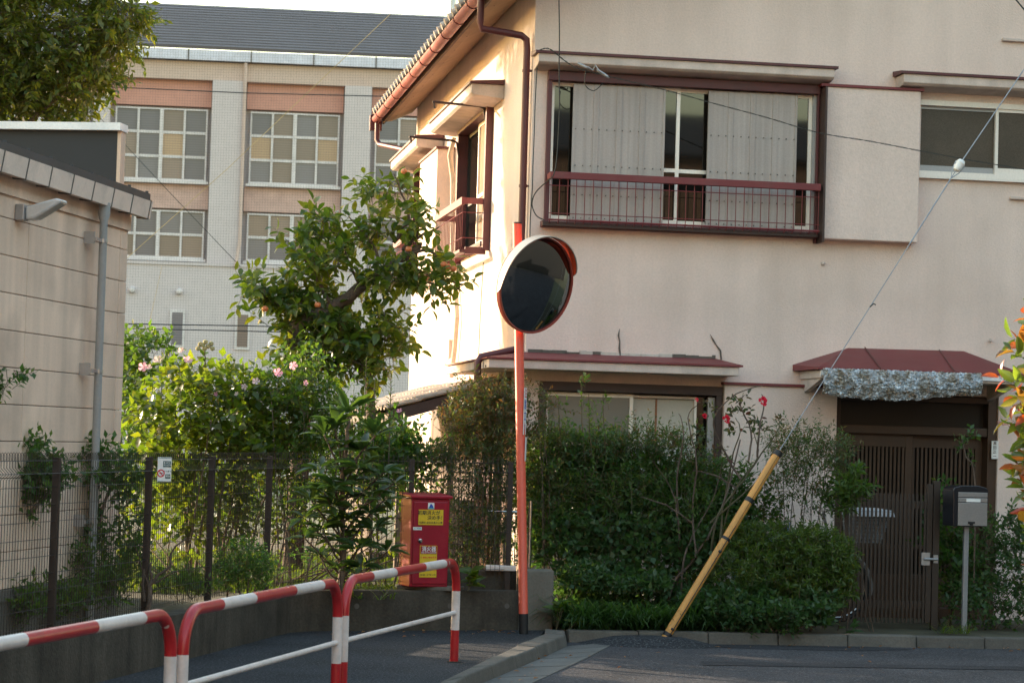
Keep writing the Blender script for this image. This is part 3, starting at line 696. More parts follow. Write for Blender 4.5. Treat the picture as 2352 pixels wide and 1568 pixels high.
# --- lean-to tiled roof at the side
lt0, lt1 = .75, 6.2; lx, lz, hz = -1.14, 1.83, 2.17
tl = MB(); nr = 7; to = None
MB().prism([(-.002, lt0+.1, hz-.04), (lx+.04, lt0+.1, lz-.04), (lx+.04, lt0+.1, lz-.07), (-.002, lt0+.1, hz-.07)], (0, lt1-lt0-.1, 0)).build('lean_to_deck', M['dark_wood'], house)
MB().prism([(-.002, lt0+.03, hz-.005), (lx-.02, lt0+.03, lz-.01), (lx-.02, lt0+.03, lz-.12), (-.002, lt0+.03, hz-.11)], (0, .06, 0)).build('bargeboard', M['dark_wood'], house)
MB().box(lx-.02, lx+.02, lt0+.1, lt1, lz-.13, lz-.05).build('fascia', M['dark_wood'], house)
tw, tn = .29, 4
tmb = MB()
L_ = hypot(lx, hz-lz)/tn
for i in range(6):
    a, b = -tw/2 + tw*i/6, -tw/2 + tw*(i+1)/6
    h = lambda s_: .018*sin((s_/tw)*2*pi)
    tmb.prism([(0, a, h(a)), (0, b, h(b)), (0, b, h(b)+.016), (0, a, h(a)+.016)], (-L_-.03, 0, 0))
tme = None
ang = atan((hz-lz)/-lx)
for r in range(tn):
    y = lt0 + tw/2
    while y < lt1:
        f = (r+.0)/tn; x = lx*f - .0; z = hz + (lz-hz)*f
        if tme is None: t_ = tmb.build('roof_tile', M['tile'], house); tme = t_.data
        else: t_ = inst('roof_tile', tme, house)
        t_.location = (x, y + rng.uniform(-.004, .004), z + .012*(1) + rng.uniform(-.004, .004)); t_.rotation_euler = (rng.uniform(-.02, .02), -ang+.035, 0); y += tw
MB().box(-.12, -.001, lt0, lt1, hz, hz+.06).build('roof_flashing', M['trim'], house)
for (x, y, w_) in ((lx+.1, lt0+.25, .07), (lx+.1, 4.0, .07), (-.55, lt0+.3, .06), (lx+.1, 6.0, .07), (-.1, lt0+.3, .08)):
    MB().box(x, x+w_, y, y+w_, 0.2, 2.2 if x > -.3 else (1.70 if x < -1 else 1.92)).build('porch_post', M['bark_pale'], house)
MB().box(-1.1, -.05, 2.6, 2.66, .9, .95).box(-1.1, -.05, 2.2, 2.66, 1.15, 1.17).build('porch_shelf', M['white_paint'], house)
y = .5; bme = None
while y < 6.3:
    if bme is None: bo = MB().box(-.03, -.002, .004, .176, .2, 1.97).build('wall_board', mat('brown_boards', (.10, .050, .030), .7, var=.25, scale=4, objvar=.35), house); bme = bo.data
    else: bo = inst('wall_board', bme, house)
    bo.location = (rng.uniform(-.004, 0), y, 0); y += .18
MB().box(-.06, -.032, 1.6, 2.5, .3, 1.95).build('side_door', M['maroon'], house)
y = 3.0; bme = None
while y < 6.0:
    if bme is None: bo = MB().box(-1.08, -1.05, .01, .13, .2, 1.25).build('screen_board', M['dark_wood'], house); bme = bo.data
    else: bo = inst('screen_board', bme, house)
    bo.location = (0, y, rng.uniform(-.05, .03)); y += .15

# --- entrance: recess, lattice doors, transom, canopy
dy = .16
ef = MB().box(2.951, 3.02, .0+.03, dy+.06, 0, 2.11).box(4.47, 4.558, .0+.03, dy+.06, 0, 2.11).box(3.02, 4.47, .03, dy+.06, 2.05, 2.11).box(3.02, 4.47, .05, dy+.06, 1.74, 1.82).box(3.02, 4.47, .03, dy+.06, 0, .12)
efo = ef.build('entrance_frame', M['door_wood'], house, bevel=.004)
MB().box(3.02, 4.47, dy, dy+.01, 1.82, 2.05).build('transom_pane', glassmat('transom_glass', (.020, .017, .014), .3, .25), efo)
def lattice_door(x0, x1, y):
    s = MB().box(x0, x0+.07, y-.02, y+.02, .12, 1.74).box(x1-.07, x1, y-.02, y+.02, .12, 1.74).box(x0+.07, x1-.07, y-.02, y+.02, 1.62, 1.74).box(x0+.07, x1-.07, y-.02, y+.02, .12, .42).box(x0+.07, x1-.07, y-.018, y+.0, .66, .70)
    d = s.build('sliding_door', M['door_wood'], house, bevel=.003)
    MB().box(x0+.07, x1-.07, y+.004, y+.012, .42, 1.62).build('pane', M['door_dark'], d)
    n = 15; me_ = None
    for i in range(n):
        x = x0+.07 + (x1-x0-.14)*(i+.5)/n
        if me_ is None: b = MB().box(-.011, .011, y-.018, y+.003, .42, 1.62).build('slat', M['door_wood'], d); me_ = b.data
        else: b = inst('slat', me_, d)
        b.location = (x, 0, 0)
lattice_door(3.02, 3.76, dy-.02); lattice_door(3.70, 4.47, dy+.035)
ez = 2.30
pc = MB().prism([(2.60, -.70, 2.225), (4.50, -.70, 2.225), (4.50, -.70, ez), (2.60, -.70, ez)], (0, .698, 0)).build('porch_canopy', M['trim'], house, bevel=.006)
E0 = [(2.565, -.735, ez+.002), (4.535, -.735, ez+.002), (4.62, -.002, ez+.002), (2.535, -.002, ez+.002)]
E1 = [(2.565, -.735, ez+.02), (4.535, -.735, ez+.02), (4.62, -.002, ez+.06), (2.535, -.002, ez+.06), (3.07, -.002, ez+.235), (4.20, -.002, ez+.245)]
rr = MB().add(E0 + E1, [(0,1,5,4), (1,2,6,5), (3,0,4,7), (4,5,9,8), (4,8,7), (5,6,9)]); rr.build('tin_roof', M['red_tin'], pc)
for (xa_, xb_) in ((3.25, 3.33), (3.95, 4.06)): MB().tube([(xa_-.1, -.74, ez+.03), (xb_-.1+.0, -.005, ez+.247)], .006, 4).build('roof_seam', M['maroon'], pc)
MB().box(2.60, 4.52, -.722, -.702, ez-.05, ez-.001).build('white_fascia', M['fascia_white'], pc)
MB().prism([(2.62, -.68, 2.224), (2.62, -.002, 2.224), (2.62, -.002, 2.08), ], (.05, 0, 0)).build('canopy_bracket', M['trim'], pc)
MB().prism([(4.44, -.68, 2.224), (4.44, -.002, 2.224), (4.44, -.002, 2.08), ], (.05, 0, 0)).build('canopy_bracket', M['trim'], pc)

# ---------------------------------------------------------------- text helper (flat lettering set on signs)
def text_mesh(s, size):
    cu = bpy.data.curves.new('lettering', 'FONT'); cu.body = s; cu.size = size; cu.align_x = 'CENTER'; cu.align_y = 'CENTER'; cu.extrude = 0.0; cu.offset = size*.014; cu.resolution_u = 2
    to = bpy.data.objects.new('tmp_lettering', cu); COL.objects.link(to)
    dg = bpy.context.evaluated_depsgraph_get(); me = bpy.data.meshes.new_from_object(to.evaluated_get(dg))
    bpy.data.objects.remove(to); return me
def lettering(s, size, m, parent, loc, rot=(pi/2, 0, 0), sx=1.0, bold=0):
    me = text_mesh(s, size); me.materials.clear(); me.materials.append(m)
    o = bpy.data.objects.new('lettering', me); COL.objects.link(o); o.parent = parent; o.location = loc; o.rotation_euler = rot; o.scale = (sx, 1, 1)
    return o

# ---------------------------------------------------------------- traffic mirror on orange pole
tmr = thing('traffic_mirror', 'round convex traffic mirror with orange hood on an orange pole with black foot', 'traffic mirror', (.166, 19.9, 0))
pole_top = at(1188, 512, 19.9) - np.array([.166, 19.9, 0]); pole_top = np.array([pole_top[0], 0, pole_top[2]])
pl = lambda z: (pole_top[0] * z / pole_top[2], 0, z)
MB().tube([pl(.0), pl(.165), pl(.166), pl(.167), pole_top], [.0385, .0385, .0385, .038, .038], 20, [1, 1, 0, 0]).build('pole', [M['orange'], M['black']], tmr, True)
MB().lathe([(0, .04), (.012, .04), (.012, .001)], tuple(pole_top - np.array([0, 0, .008])), (0, 0, 1), 20).build('pole_cap', M['black'], tmr)
nv = Vector((.66, -.725, -.20)).normalized()
mc = Vector(at(1231, 655, 19.75) - np.array([.166, 19.9, 0]))
mirr = bpy.data.objects.new('mirror_head', None)
def mtx(n):
    z = n; x = Vector((0, 0, 1)).cross(z).normalized(); y = z.cross(x); return Matrix((x, y, z)).transposed().to_4x4()
MW = Matrix.Translation(mc) @ mtx(nv)
def mpart(mb, name, m, smooth=True, bevel=0):
    o = mb.build(name, m, tmr, smooth, bevel); o.matrix_basis = MW; return o
Rm = .385
prof = [(.055*(1-(r/Rm)**2)-.0, r) for r in np.linspace(Rm, .0005, 16)]
chm = bpy.data.materials.new('mirror_glass'); t, N, L = nodes_of(chm); p = N['Principled BSDF']; p.inputs['Base Color'].default_value = (.21, .225, .23, 1); p.inputs['Metallic'].default_value = 1; p.inputs['Roughness'].default_value = .025
mpart(MB().lathe(prof, (0,0,0), (0,0,1), 64), 'mirror_glass', chm)
mpart(MB().lathe([(-.03, .397), (.010, .402), (.018, .398), (.014, .386), (.0, .386)], (0,0,0), (0,0,1), 64), 'rim', mat('rim_red', (.26, .045, .03), .4))
mpart(MB().lathe([(-.03, .40), (-.05, .34), (-.09, .2), (-.10, .001)], (0,0,0), (0,0,1), 48), 'back_shell', M['orange'])
# hood over the top third: sheet sticking out along the mirror axis
hd = MB(); n = 36; r0_, r1_ = .41, .415
def hood_pt(a, k, r):    # a from 0..1 around the arc
    th_ = radians(14 + 178*a); dep = .10 * max(0.0, sin(pi*a))**.38
    return (r*cos(th_), r*sin(th_), .0 + dep*k)
V = []
for i in range(n+1):
    a = i/n
    for (k, r) in ((-.05, r1_), (.5, r1_+.004), (1, r1_+.006), (1, r0_+.004), (.5, r0_+.002), (-.05, r0_)): V.append(hood_pt(a, k, r))
fs = []
for i in range(n):
    for j in range(5): fs.append((i*6+j, i*6+j+1, (i+1)*6+j+1, (i+1)*6+j))
hd.add(V, fs); mpart(hd, 'hood', mat('hood_grey', (.42, .38, .33), .4, .2))
ln_ = MB()
for i in range(0, n):
    for (k0_, k1_) in ((.0, .5), (.5, .97)):
        p_ = [np.array(hood_pt(i/n, k0_, r0_-.003)), np.array(hood_pt((i+1)/n, k0_, r0_-.003)), np.array(hood_pt((i+1)/n, k1_, r0_-.001)), np.array(hood_pt(i/n, k1_, r0_-.001))]
        ln_.quad(*p_)
mpart(ln_, 'hood_lining', mat('hood_orange', (.62, .075, .03), .4))
MB().tube([mc + nv*(-.09), mc*1.0 + nv*(-.16), Vector(pl(mc.z))], .022, 8).build('bracket', M['galv'], tmr)
MB().lathe([(-.04, .045), (.04, .045)], pl(mc.z+.12), (0,0,1), 16).lathe([(-.04, .045), (.04, .045)], pl(mc.z-.12), (0,0,1), 16).build('clamp', M['galv'], tmr)
# plates strapped to the pole, seen edge on
pz0, pz1 = at(1203, 890, 19.9)[2], at(1203, 998, 19.9)[2]
def plate(z1, z0, m, nm, rz, x0, x1):
    zc = (z0+z1)/2; e = bpy.data.objects.new(nm, None)
    o = MB().box(x0, x1, -.0415, -.0395, z0, z1).build(nm, m, tmr); o.location = (pl(zc)[0], 0, 0); o.rotation_euler = (0, 0, rz); return o
po = plate(pz0, pz1, M['white_label'], 'name_plate', radians(76), -.045, .045)
for i, ch in enumerate('注意立足'):
    c = ['ink_red', 'ink_blue', 'ink_blue', 'ink_blue'][i]; s = .085 if i < 3 else .05
    lettering(ch, s, M[c], po, (0, -.0422, pz0 - .05 - i*.093), sx=.9)
plate(at(1203, 1003, 19.9)[2], at(1203, 1058, 19.9)[2], M['white_label'], 'small_plate', radians(80), -.03, .03)

# ---------------------------------------------------------------- red and white guard rails
def guardrail(pa, pb, label, first=False, kind=0):
    """one hoop of tube from ground pa over the top to ground pb, with a lower bar"""
    g = thing('guard_rail', label, 'guard rail', (0,0,0), 0, 'red and white guard rails along the pavement')
    pa, pb = np.array(pa, float), np.array(pb, float); d = (pb-pa); Ln = np.linalg.norm(d); d /= Ln; H = .742; R = .20; r = .0302
    pts = []; s_ = []
    def add(x, z): pts.append((*(pa[:2] + d[:2]*x), z))
    zz = [-.05, .16, .161, .40, .401]
    add(0, -.05); add(0, .227); add(0, .229); add(0, .503); add(0, .505)
    for a in np.linspace(0, pi/2, 9)[0:]: add(R - R*cos(a), H - r - R + R*sin(a))
    nst = [ .145, .38, .60, .86]
    xs = np.array([.195, .39, .655, .858]) * Ln
    for x in xs: add(x - .001, H-r); add(x + .001, H-r)
    for a in np.linspace(pi/2, 0, 9): add(Ln - R + R*cos(a), H - r - R + R*sin(a))
    add(Ln, .505); add(Ln, .503); add(Ln, .229); add(Ln, .227); add(Ln, -.05)
    mi = []
    for a, b in zip(pts[:-1], pts[1:]):
        zc = (a[2]+b[2])/2; x = np.dot(np.array(a[:2])+np.array(b[:2]) - 2*pa[:2], d[:2])/2
        if zc < .228: mi.append(0)
        elif zc < .504: mi.append(1)
        elif x < xs[0] or x > xs[-1]: mi.append(0)
        else: mi.append(0 if xs[1] < x < xs[2] else 1)
    MB().tube(pts, r, 20, mi).build('frame_tube', [M['red_paint'], M['white_paint']], g, True)
    a = pa[:2] + d[:2]*.01; b = pb[:2] - d[:2]*.01
    MB().tube([(*a, .35), (*b, .35)], .0165, 12).build('lower_bar', M['white_paint'], g, True)
    MB().lathe([(0, .05), (.006, .05), (.006, .031)], (pa[0], pa[1], .001), (0,0,1), 16).build('foot_ring', M['conc'], g)
    MB().lathe([(0, .05), (.006, .05), (.006, .031)], (pb[0], pb[1], .001), (0,0,1), 16).build('foot_ring', M['conc'], g)
    return g
G1 = np.array([-.345, 17.25, 0]); dG = np.array([-.625, -2.73, 0]); gap = np.array([-.0, -.055, 0])
G2a = np.array([-.962, 14.62, 0]); G2b = np.array([-.993, 14.50, 0]); G3a = np.array([-1.555, 11.80, 0]); G3b = np.array([-1.60, 11.70, 0]); G4 = np.array([-2.22, 8.9, 0])
guardrail(G2a, G1, 'red and white tubular guard rail farthest along, overlapping the extinguisher box')
guardrail(G3a, G2b, 'red and white tubular guard rail in the middle of the row, its lower bar visible')
guardrail(G4, G3b, 'red and white tubular guard rail closest to the camera, cut off by the picture edge')

# ---------------------------------------------------------------- fire extinguisher box
eb = thing('extinguisher_box', 'tall red fire extinguisher box with yellow notices standing on the low concrete wall', 'extinguisher box', (-.675, 20.08, .335), radians(24))
MB().box(-.17, .17, -.11, .13, .02, .745).build('body', M['ext_red'], eb, bevel=.008)
MB().prism([(-.185, -.135, .746), (-.185, .145, .765), (-.185, .145, .79), (-.185, -.135, .772)], (.37, 0, 0)).build('lid', M['ext_red'], eb, bevel=.006)
dr = MB().box(-.15, .15, -.122, -.111, .045, .72).build('door', M['ext_red'], eb, bevel=.006)
MB().lathe([(0, .018), (.02, .018), (.026, .010), (.04, .010), (.04, .0005)], (-.095, -.122, .40), (0, -1, 0), 14).build('handle', M['chrome'], dr, True)
def notice(x0, x1, z0, z1, m, nm='notice'): return MB().box(x0, x1, -.126, -.1235, z0, z1).build(nm, m, eb)
n1 = notice(-.112, .108, .53, .655, M['yellow'])
lettering('初期消火が', .040, M['ink'], n1, (-.020, -.1275, .628)); lettering('決め手！', .040, M['ink'], n1, (.045, -.1275, .587)); lettering('河原町 自治会員の心得', .0205, M['ink'], n1, (-.003, -.1275, .547))
n2 = notice(-.09, .062, .10, .36, M['yellow']); t_ = MB().box(-.086, .058, -.1275, -.1262, .292, .356).build('title_band', M['ext_red'], n2)
lettering('消火器', .046, M['white_label'], n2, (-.012, -.1285, .330), sx=.92); lettering('FIRE EXTINGUISHER', .015, M['white_label'], n2, (-.012, -.1285, .302))
lettering('① 黄色い栓を外す', .0175, M['ink_red'], n2, (-.014, -.1275, .262)); lettering('② 安全栓を抜く', .0185, M['ink_red'], n2, (-.018, -.1275, .205)); lettering('③ レバーを強く握る', .0175, M['ink_red'], n2, (-.012, -.1275, .160)); lettering('消火器 1 本 噴射 18 秒', .014, M['ink'], n2, (-.014, -.1275, .12))
n3 = notice(-.03, .025, .66, .712, M['white_label'], 'emblem')
MB().add([(-.025, -.128, .668), (.022, -.128, .668), (.004, -.128, .70), (-.008, -.128, .702)], [(0,1,2,3)]).build('emblem_mark', M['ink_blue'], n3)
MB().add([(-.026, -.1285, .664), (.022, -.1285, .664), (.022, -.1285, .670), (-.026, -.1285, .674)], [(0,1,2,3)]).build('emblem_base', M['ink_teal'], n3)
n4 = notice(-.155, -.08, .487, .512, M['white_label'], 'small_label'); lettering('災害対策用', .013, M['ink_teal'], n4, (-.118, -.1275, .499))
# concrete blocks under it
blk = thing('concrete_block', 'grey hollow concrete block on the wall under the red extinguisher box', 'block', (-.62, 20.12, .326), radians(-11))
MB().box(-.26, .26, -.10, .14, 0, .03).build('block_body', M['conc2'], blk, bevel=.004)

# ---------------------------------------------------------------- yellow guy guard, wire, insulator
ga = np.array([1.322, 20.0, -.03]); gb = at(1790, 1035, 20.4)
gg = thing('guy_wire_guard', 'long yellow plastic guard tube on a slanting guy wire, with black bands', 'guy guard', tuple(ga))
dv = (gb - ga); Lg = np.linalg.norm(dv); dv /= Lg
MB().tube([(0,0,0), dv*Lg], .036, 16).build('guard_tube', M['yellow_pvc'], gg, True)
side = np.cross(dv, [0, -1, 0]); side /= np.linalg.norm(side); fr_ = np.cross(side, dv)
if fr_[1] > 0: fr_ = -fr_
MB().tube([dv*.06 + side*(.017) + fr_*.0325, dv*(Lg*.6) + side*.012 + fr_*.034], .0045, 4).build('seam_slot', M['black'], gg)
MB().tube([dv*(Lg*.6) + side*.012 + fr_*.0345, dv*(Lg*.99) + side*.009 + fr_*.0355], .002, 4).build('seam', M['black'], gg)
for f, l in ((.03, .035), (.53, .025), (.735, .04), (.985, .05)):
    MB().tube([dv*(Lg*f - l/2), dv*(Lg*f + l/2)], .0385, 16).build('band', M['black'], gg, True)
for f in (.06, .465): MB().tube([dv*(Lg*f) + fr_*.03 - side*0, dv*(Lg*f) + fr_*.042 + side*.02], .012, 6).build('clip', M['black'], gg)
gw = thing('guy_wire', 'thin grey steel guy wire rising from the yellow guard with a white egg insulator', 'wire', tuple(gb))
i0 = at(2203, 380, 20.9) - gb; i1 = at(2420, 60, 21.4) - gb
def twist(a, b, r, rr, turns, n):
    mb = MB(); d = (b-a); L = np.linalg.norm(d); d = d/L; s = np.cross(d, [0, 1, 0]); s /= np.linalg.norm(s); q = np.cross(d, s)
    for ph_ in (0, pi):
        mb.tube([a + d*L*k/n + r*(cos(ph_+turns*2*pi*k/n)*s + sin(ph_+turns*2*pi*k/n)*q) for k in range(n+1)], rr, 4)
    return mb
MB().tube([(0,0,0), i0*.985], .0042, 6).build('lower_wire', M['steel_rope'], gw); MB().tube([i0*1.015, i1], .0055, 6).build('upper_wire', M['steel_rope'], gw)
dd = i0/np.linalg.norm(i0)
MB().lathe([(-.06, .001), (-.052, .028), (-.02, .042), (0, .036), (.02, .044), (.05, .030), (.06, .001)], i0, dd, 18).build('insulator', M['porcelain'], gw, True)
sd_ = np.cross(dd, [0, 1, 0])
MB().tube([i0 - dd*.14, i0 - dd*.06 + sd_*.035, i0 + dd*.02 + sd_*.046], .0045, 5).tube([i0 - dd*.14, i0 - dd*.06 - sd_*.035, i0 + dd*.02 - sd_*.046], .0045, 5).tube([i0*.72, i0*.95], .0065, 5).build('wire_grip', M['steel_rope'], gw)
q = at(1998, 705, 20.6) - gb; MB().tube([q, q + np.array([.03, 0, .03]), q + np.array([.05, 0, .02])], .006, 5).build('loose_tie', M['cable'], gw)

# ---------------------------------------------------------------- overhead cables
sc_ = thing('service_cable', 'twisted dark service cable sagging across the front of the house from its corner', 'cable')
cp = [at(u, v, Y) for u, v, Y in ((1238, 116, 21.95), (1262, 113, 21.85), (1300, 142, 21.8), (1330, 158, 21.75), (1415, 180, 21.7), (1520, 205, 21.6), (1640, 238, 21.5), (1760, 270, 21.4), (1880, 305, 21.3), (2000, 325, 21.2), (2120, 348, 21.1), (2250, 372, 21.0), (2420, 400, 20.9))]
def smooth_path(P, n):
    P = [np.array(p) for p in P]; out = []
    for i in range(len(P)-1):
        p0, p1, p2, p3 = P[max(i-1,0)], P[i], P[i+1], P[min(i+2, len(P)-1)]
        for k in range(n):
            t = k/n; out.append(.5*((2*p1) + (-p0+p2)*t + (2*p0-5*p1+4*p2-p3)*t*t + (-p0+3*p1-3*p2+p3)*t**3))
    return out + [P[-1]]
sp = smooth_path(cp, 12)
mb = MB()
for ph_ in (0, pi): mb.tube([p + .0042*np.array([0, sin(k*.9+ph_), cos(k*.9+ph_)]) for k, p in enumerate(sp)], .0032, 4)
mb.build('cable_strands', M['cable'], sc_)
for (u, v, l, a) in ((1340, 152, .12, .45), (1385, 170, .14, .55)):
    p = at(u, v, 21.72); MB().lathe([(-l/2, .004), (-l/2+.015, .013), (0, .016), (l/2-.015, .013), (l/2, .004)], p, (cos(a), 0, -sin(a)), 10).build('connector', M['alu_grey'], sc_, True)
p = at(1362, 162, 21.7); MB().tube([p + np.array([-.05, 0, .03]), p, p + np.array([.02, 0, .05]), p + np.array([.05, -.01, 0]), p + np.array([.1, 0, -.03])], .008, 6).build('strain_clamp', M['alu_grey'], sc_)
p = at(1345, 165, 21.7); MB().tube(smooth_path([p, p + np.array([-.0, 0, -.12]), p + np.array([.08, 0, -.17]), p + np.array([.16, 0, -.10])], 6), .004, 4).build('cable_loop', M['cable'], sc_)
dc = thing('drop_cable', 'thin dark cable hanging down past the upper window to the red railing', 'cable')
MB().tube(smooth_path([at(u, v, 21.7) for u, v in ((1283, -40), (1285, 80), (1284, 160), (1285, 250), (1279, 360), (1272, 400))] + [at(1262, 412, 21.75), at(1232, 440, 21.9), at(1222, 468, 22.0), at(1232, 495, 22.05), at(1252, 506, 22.05)], 6), .0055, 5).build('cable_line', M['cable'], dc)
tc_ = thing('corner_cable', 'thin twisted cable running down the stucco corner beside the maroon downpipe', 'cable')
MB().tube([at(u, v, 22.12) + np.array([.004*(k % 2), 0, 0]) for k, (u, v) in enumerate([(1236, 125), (1231, 180), (1229, 240), (1226, 310), (1224, 380), (1222, 430), (1218, 500), (1216, 550), (1212, 640)])], .005, 5).build('cable_line', M['cable'], tc_)
oc = thing('overhead_wires', 'two black overhead wires crossing the upper corner of the house front', 'wire')
MB().tube([at(2300, -40, 20.5), at(2352, 22, 20.4), at(2420, 90, 20.3)], .007, 5).tube([at(2346, -10, 20.5), at(2420, 50, 20.4)], .007, 5).build('wire_line', M['cable'], oc)

# ---------------------------------------------------------------- foil drape along the porch canopy edge
fd = MB(); nx, nz = 150, 26; rg = np.random.default_rng(3)
x0, z_t = 2.60, 2.315; x1 = 4.10
noise_ = rg.normal(0, 1, (nz+1, nx+1)); n2_ = noise_.copy()
for _ in range(1):
    n2_ = (n2_ + np.roll(n2_, 1, 0) + np.roll(n2_, 1, 1) + np.roll(n2_, -1, 1))/4
for j in range(nz+1):
    for i in range(nx+1):
        f = i/nx; bot = 2.075 - .035*math.sin(pi*min(1, f*1.25))**1.0 + .09*max(0, f-.55) + .006*sin(f*38) + .004*sin(f*91)
        z = z_t + (bot - z_t)*j/nz; ph_ = f*70
        fd.v.append((x0 + (x1-x0)*f + .008*n2_[j, i], -.745 - .018*(1+sin(ph_)*.6) - .045*math.sin(pi*j/nz) + .018*n2_[j, i], z + .006*n2_[j, (i*7) % nx]))
for j in range(nz):
    for i in range(nx):
        a = j*(nx+1)+i; fd.f.append((a, a+1, a+nx+2, a+nx+1)); fd.m.append(0)
foil = bpy.data.materials.new('foil'); t, N, L = nodes_of(foil); p = N['Principled BSDF']
ns = N.new('ShaderNodeTexNoise'); ns.inputs['Scale'].default_value = 14; ns.inputs['Detail'].default_value = 3; tcn = N.new('ShaderNodeTexCoord'); L.new(tcn.outputs['Object'], ns.inputs['Vector'])
cr = N.new('ShaderNodeValToRGB'); L.new(ns.outputs['Fac'], cr.inputs[0]); e = cr.color_ramp.elements; e[0].position = .36; e[0].color = (.26, .22, .17, 1); e[1].position = .62; e[1].color = (.50, .55, .60, 1)
x_ = e.new(.5); x_.color = (.42, .42, .42, 1)
L.new(cr.outputs[0], p.inputs['Base Color']); p.inputs['Metallic'].default_value = .4; p.inputs['Roughness'].default_value = .36
fo = fd.build('foil_drape', foil); fo.location = tuple(C0); fo.rotation_euler = (0, 0, YAW); tag(fo, 'crumpled silver foil drape hanging along the edge of the red porch canopy', 'drape')

# ---------------------------------------------------------------- name plate by the door, gate, mailbox, bicycle
def onfront(u, v, off): x, z = hf(u, v, off); return C0 + e1*x - e2*off + np.array([0, 0, z])
p = onfront(2285, 1033, .012)
npl = thing('name_plate', 'small white name plate with black characters beside the entrance doors', 'name plate', tuple(p), YAW)
MB().box(-.034, .034, -.010, .010, -.085, .085).build('plate', M['white_label'], npl, bevel=.004)
for i, ch in enumerate('高田正一'): lettering(ch, .036, M['ink'], npl, (-.005, -.0115, .062 - i*.041))
gy = 21.3
gt = thing('slatted_gate', 'narrow dark brown slatted metal gate with a latch in front of the entrance', 'gate', tuple(at(1935, 1440, gy)*[1, 1, 0] + [0, 0, .06]), YAW*.6)
GW = .80
fr2 = MB().box(0, GW-.07, -.02, .02, .14, .21).box(0, GW-.07, -.02, .02, 1.02, 1.09).box(GW-.07, GW-.02, -.025, .025, .02, 1.24).box(0, .03, -.02, .02, .02, 1.16)
fr2.build('gate_frame', M['gate'], gt, bevel=.003)
me_ = None
for i in range(19):
    x = .05 + (GW-.14)*i/18
    if me_ is None: b = MB().box(-.0085, .0085, -.034, -.021, .02, 1.15).build('slat', M['gate'], gt); me_ = b.data
    else: b = inst('slat', me_, gt)
    b.location = (x, 0, 0)
MB().box(GW-.12, GW-.045, -.055, -.026, .53, .64).box(GW-.01, GW+.03, -.05, -.02, .55, .62).tube([(GW-.10, -.065, .585), (GW+.025, -.065, .585)], .011, 8).build('latch', M['alu_grey'], gt)
MB().box(GW-.015, GW+.045, -.03, .03, -.04, 1.27).build('gate_post', M['gate'], gt, bevel=.003)
mx_ = at(2215, 1420, 21.1)
mbx = thing('mailbox', 'steel mailbox with a black arched hood on a thin metal post', 'mailbox', (mx_[0], mx_[1], .02), radians(17))
MB().box(-.022, .022, -.012, .018, 0, .96).build('post', M['alu_grey'], mbx, bevel=.004)
arch = [(-.165, .93), (.165, .93), (.17, 1.24), (.155, 1.265), (.08, 1.283), (-.08, 1.283), (-.155, 1.265), (-.17, 1.24)]
MB().prism([(x, -.07, z) for x, z in arch], (0, .20, 0)).build('body', M['mail_black'], mbx, bevel=.006)
MB().box(-.125, .155, -.086, -.071, .935, 1.135).build('door', M['mail_face'], mbx, bevel=.004)
MB().box(-.125, .155, -.084, -.071, 1.140, 1.178).build('flap', M['mail_face'], mbx, bevel=.003); MB().box(-.125, .155, -.084, -.071, 1.183, 1.225).build('flap', M['mail_face'], mbx, bevel=.003)
MB().box(-.05, .085, -.0885, -.0845, 1.142, 1.170).build('name_strip', M['white_label'], mbx)
MB().box(-.03, .03, -.10, -.0865, .955, .972).box(-.012, .012, -.098, -.0865, .94, .955).build('latch', M['black'], mbx)
# bicycle parked behind the gate (front half in view)
bk = thing('bicycle', 'parked bicycle with a grey front basket behind the slatted gate', 'bicycle', tuple(at(1922, 1300, 21.75)*[1, 1, 0] + [0, 0, .04]), radians(14))
wr = .30
MB().tube([(wr*cos(a)-.0, 0, .31 + wr*sin(a)) for a in np.linspace(0, 2*pi, 40)], .018, 8).build('tyre', M['black'], bk, True)
wl = MB().tube([((wr-.028)*cos(a), 0, .31 + (wr-.028)*sin(a)) for a in np.linspace(0, 2*pi, 40)], .010, 6).build('rim', M['chrome'], bk, True)
sp_ = MB()
for a in np.linspace(0, 2*pi, 25)[:-1]: sp_.tube([(0, .02*(-1)**int(a*10), .31), ((wr-.03)*cos(a+.2), 0, .31 + (wr-.03)*sin(a+.2))], .0012, 3)
stuff(sp_.build('spokes', M['chrome'], bk))
MB().tube([((wr+.03)*cos(a), 0, .31 + (wr+.03)*sin(a)) for a in np.linspace(-.2, pi*.9, 20)], .02, 6).build('mudguard', M['alu_grey'], bk, True)
MB().tube([(0, .05, .31), (-.05, .05, .62), (-.08, 0, .70), (-.14, 0, .98)], .014, 8).tube([(0, -.05, .31), (-.05, -.05, .62), (-.08, 0, .70)], .014, 8).tube([(-.10, 0, .78), (-.45, 0, .38), (-.95, 0, .32)], .018, 8).tube([(-.45, 0, .38), (-.62, 0, .80)], .016, 8).build('frame', M['alu_grey'], bk, True)
MB().tube([(-.14, -.26, 1.0), (-.10, -.2, 1.02), (-.14, 0, .98), (-.10, .2, 1.02), (-.14, .26, 1.0)], .012, 8).build('handlebar', M['chrome'], bk, True)
MB().tube([(-.95 + wr*cos(a), 0, .31 + wr*sin(a)) for a in np.linspace(0, 2*pi, 32)], .018, 6).build('tyre', M['black'], bk, True)
MB().box(-.72, -.50, -.07, .07, .80, .86).build('saddle', M['black'], bk, bevel=.02)
bs = MB(); zb0, zb1 = .72, 1.00
def bk_pt(a, z):
    f = (z-zb0)/(zb1-zb0); c, s = cos(a), sin(a); q = 1/max(abs(c), abs(s)); w1, w2_ = .13+.05*f, .14+.05*f
    return (.24 + .04*f + c*q*w1*.95, s*q*w2_*.95, z)
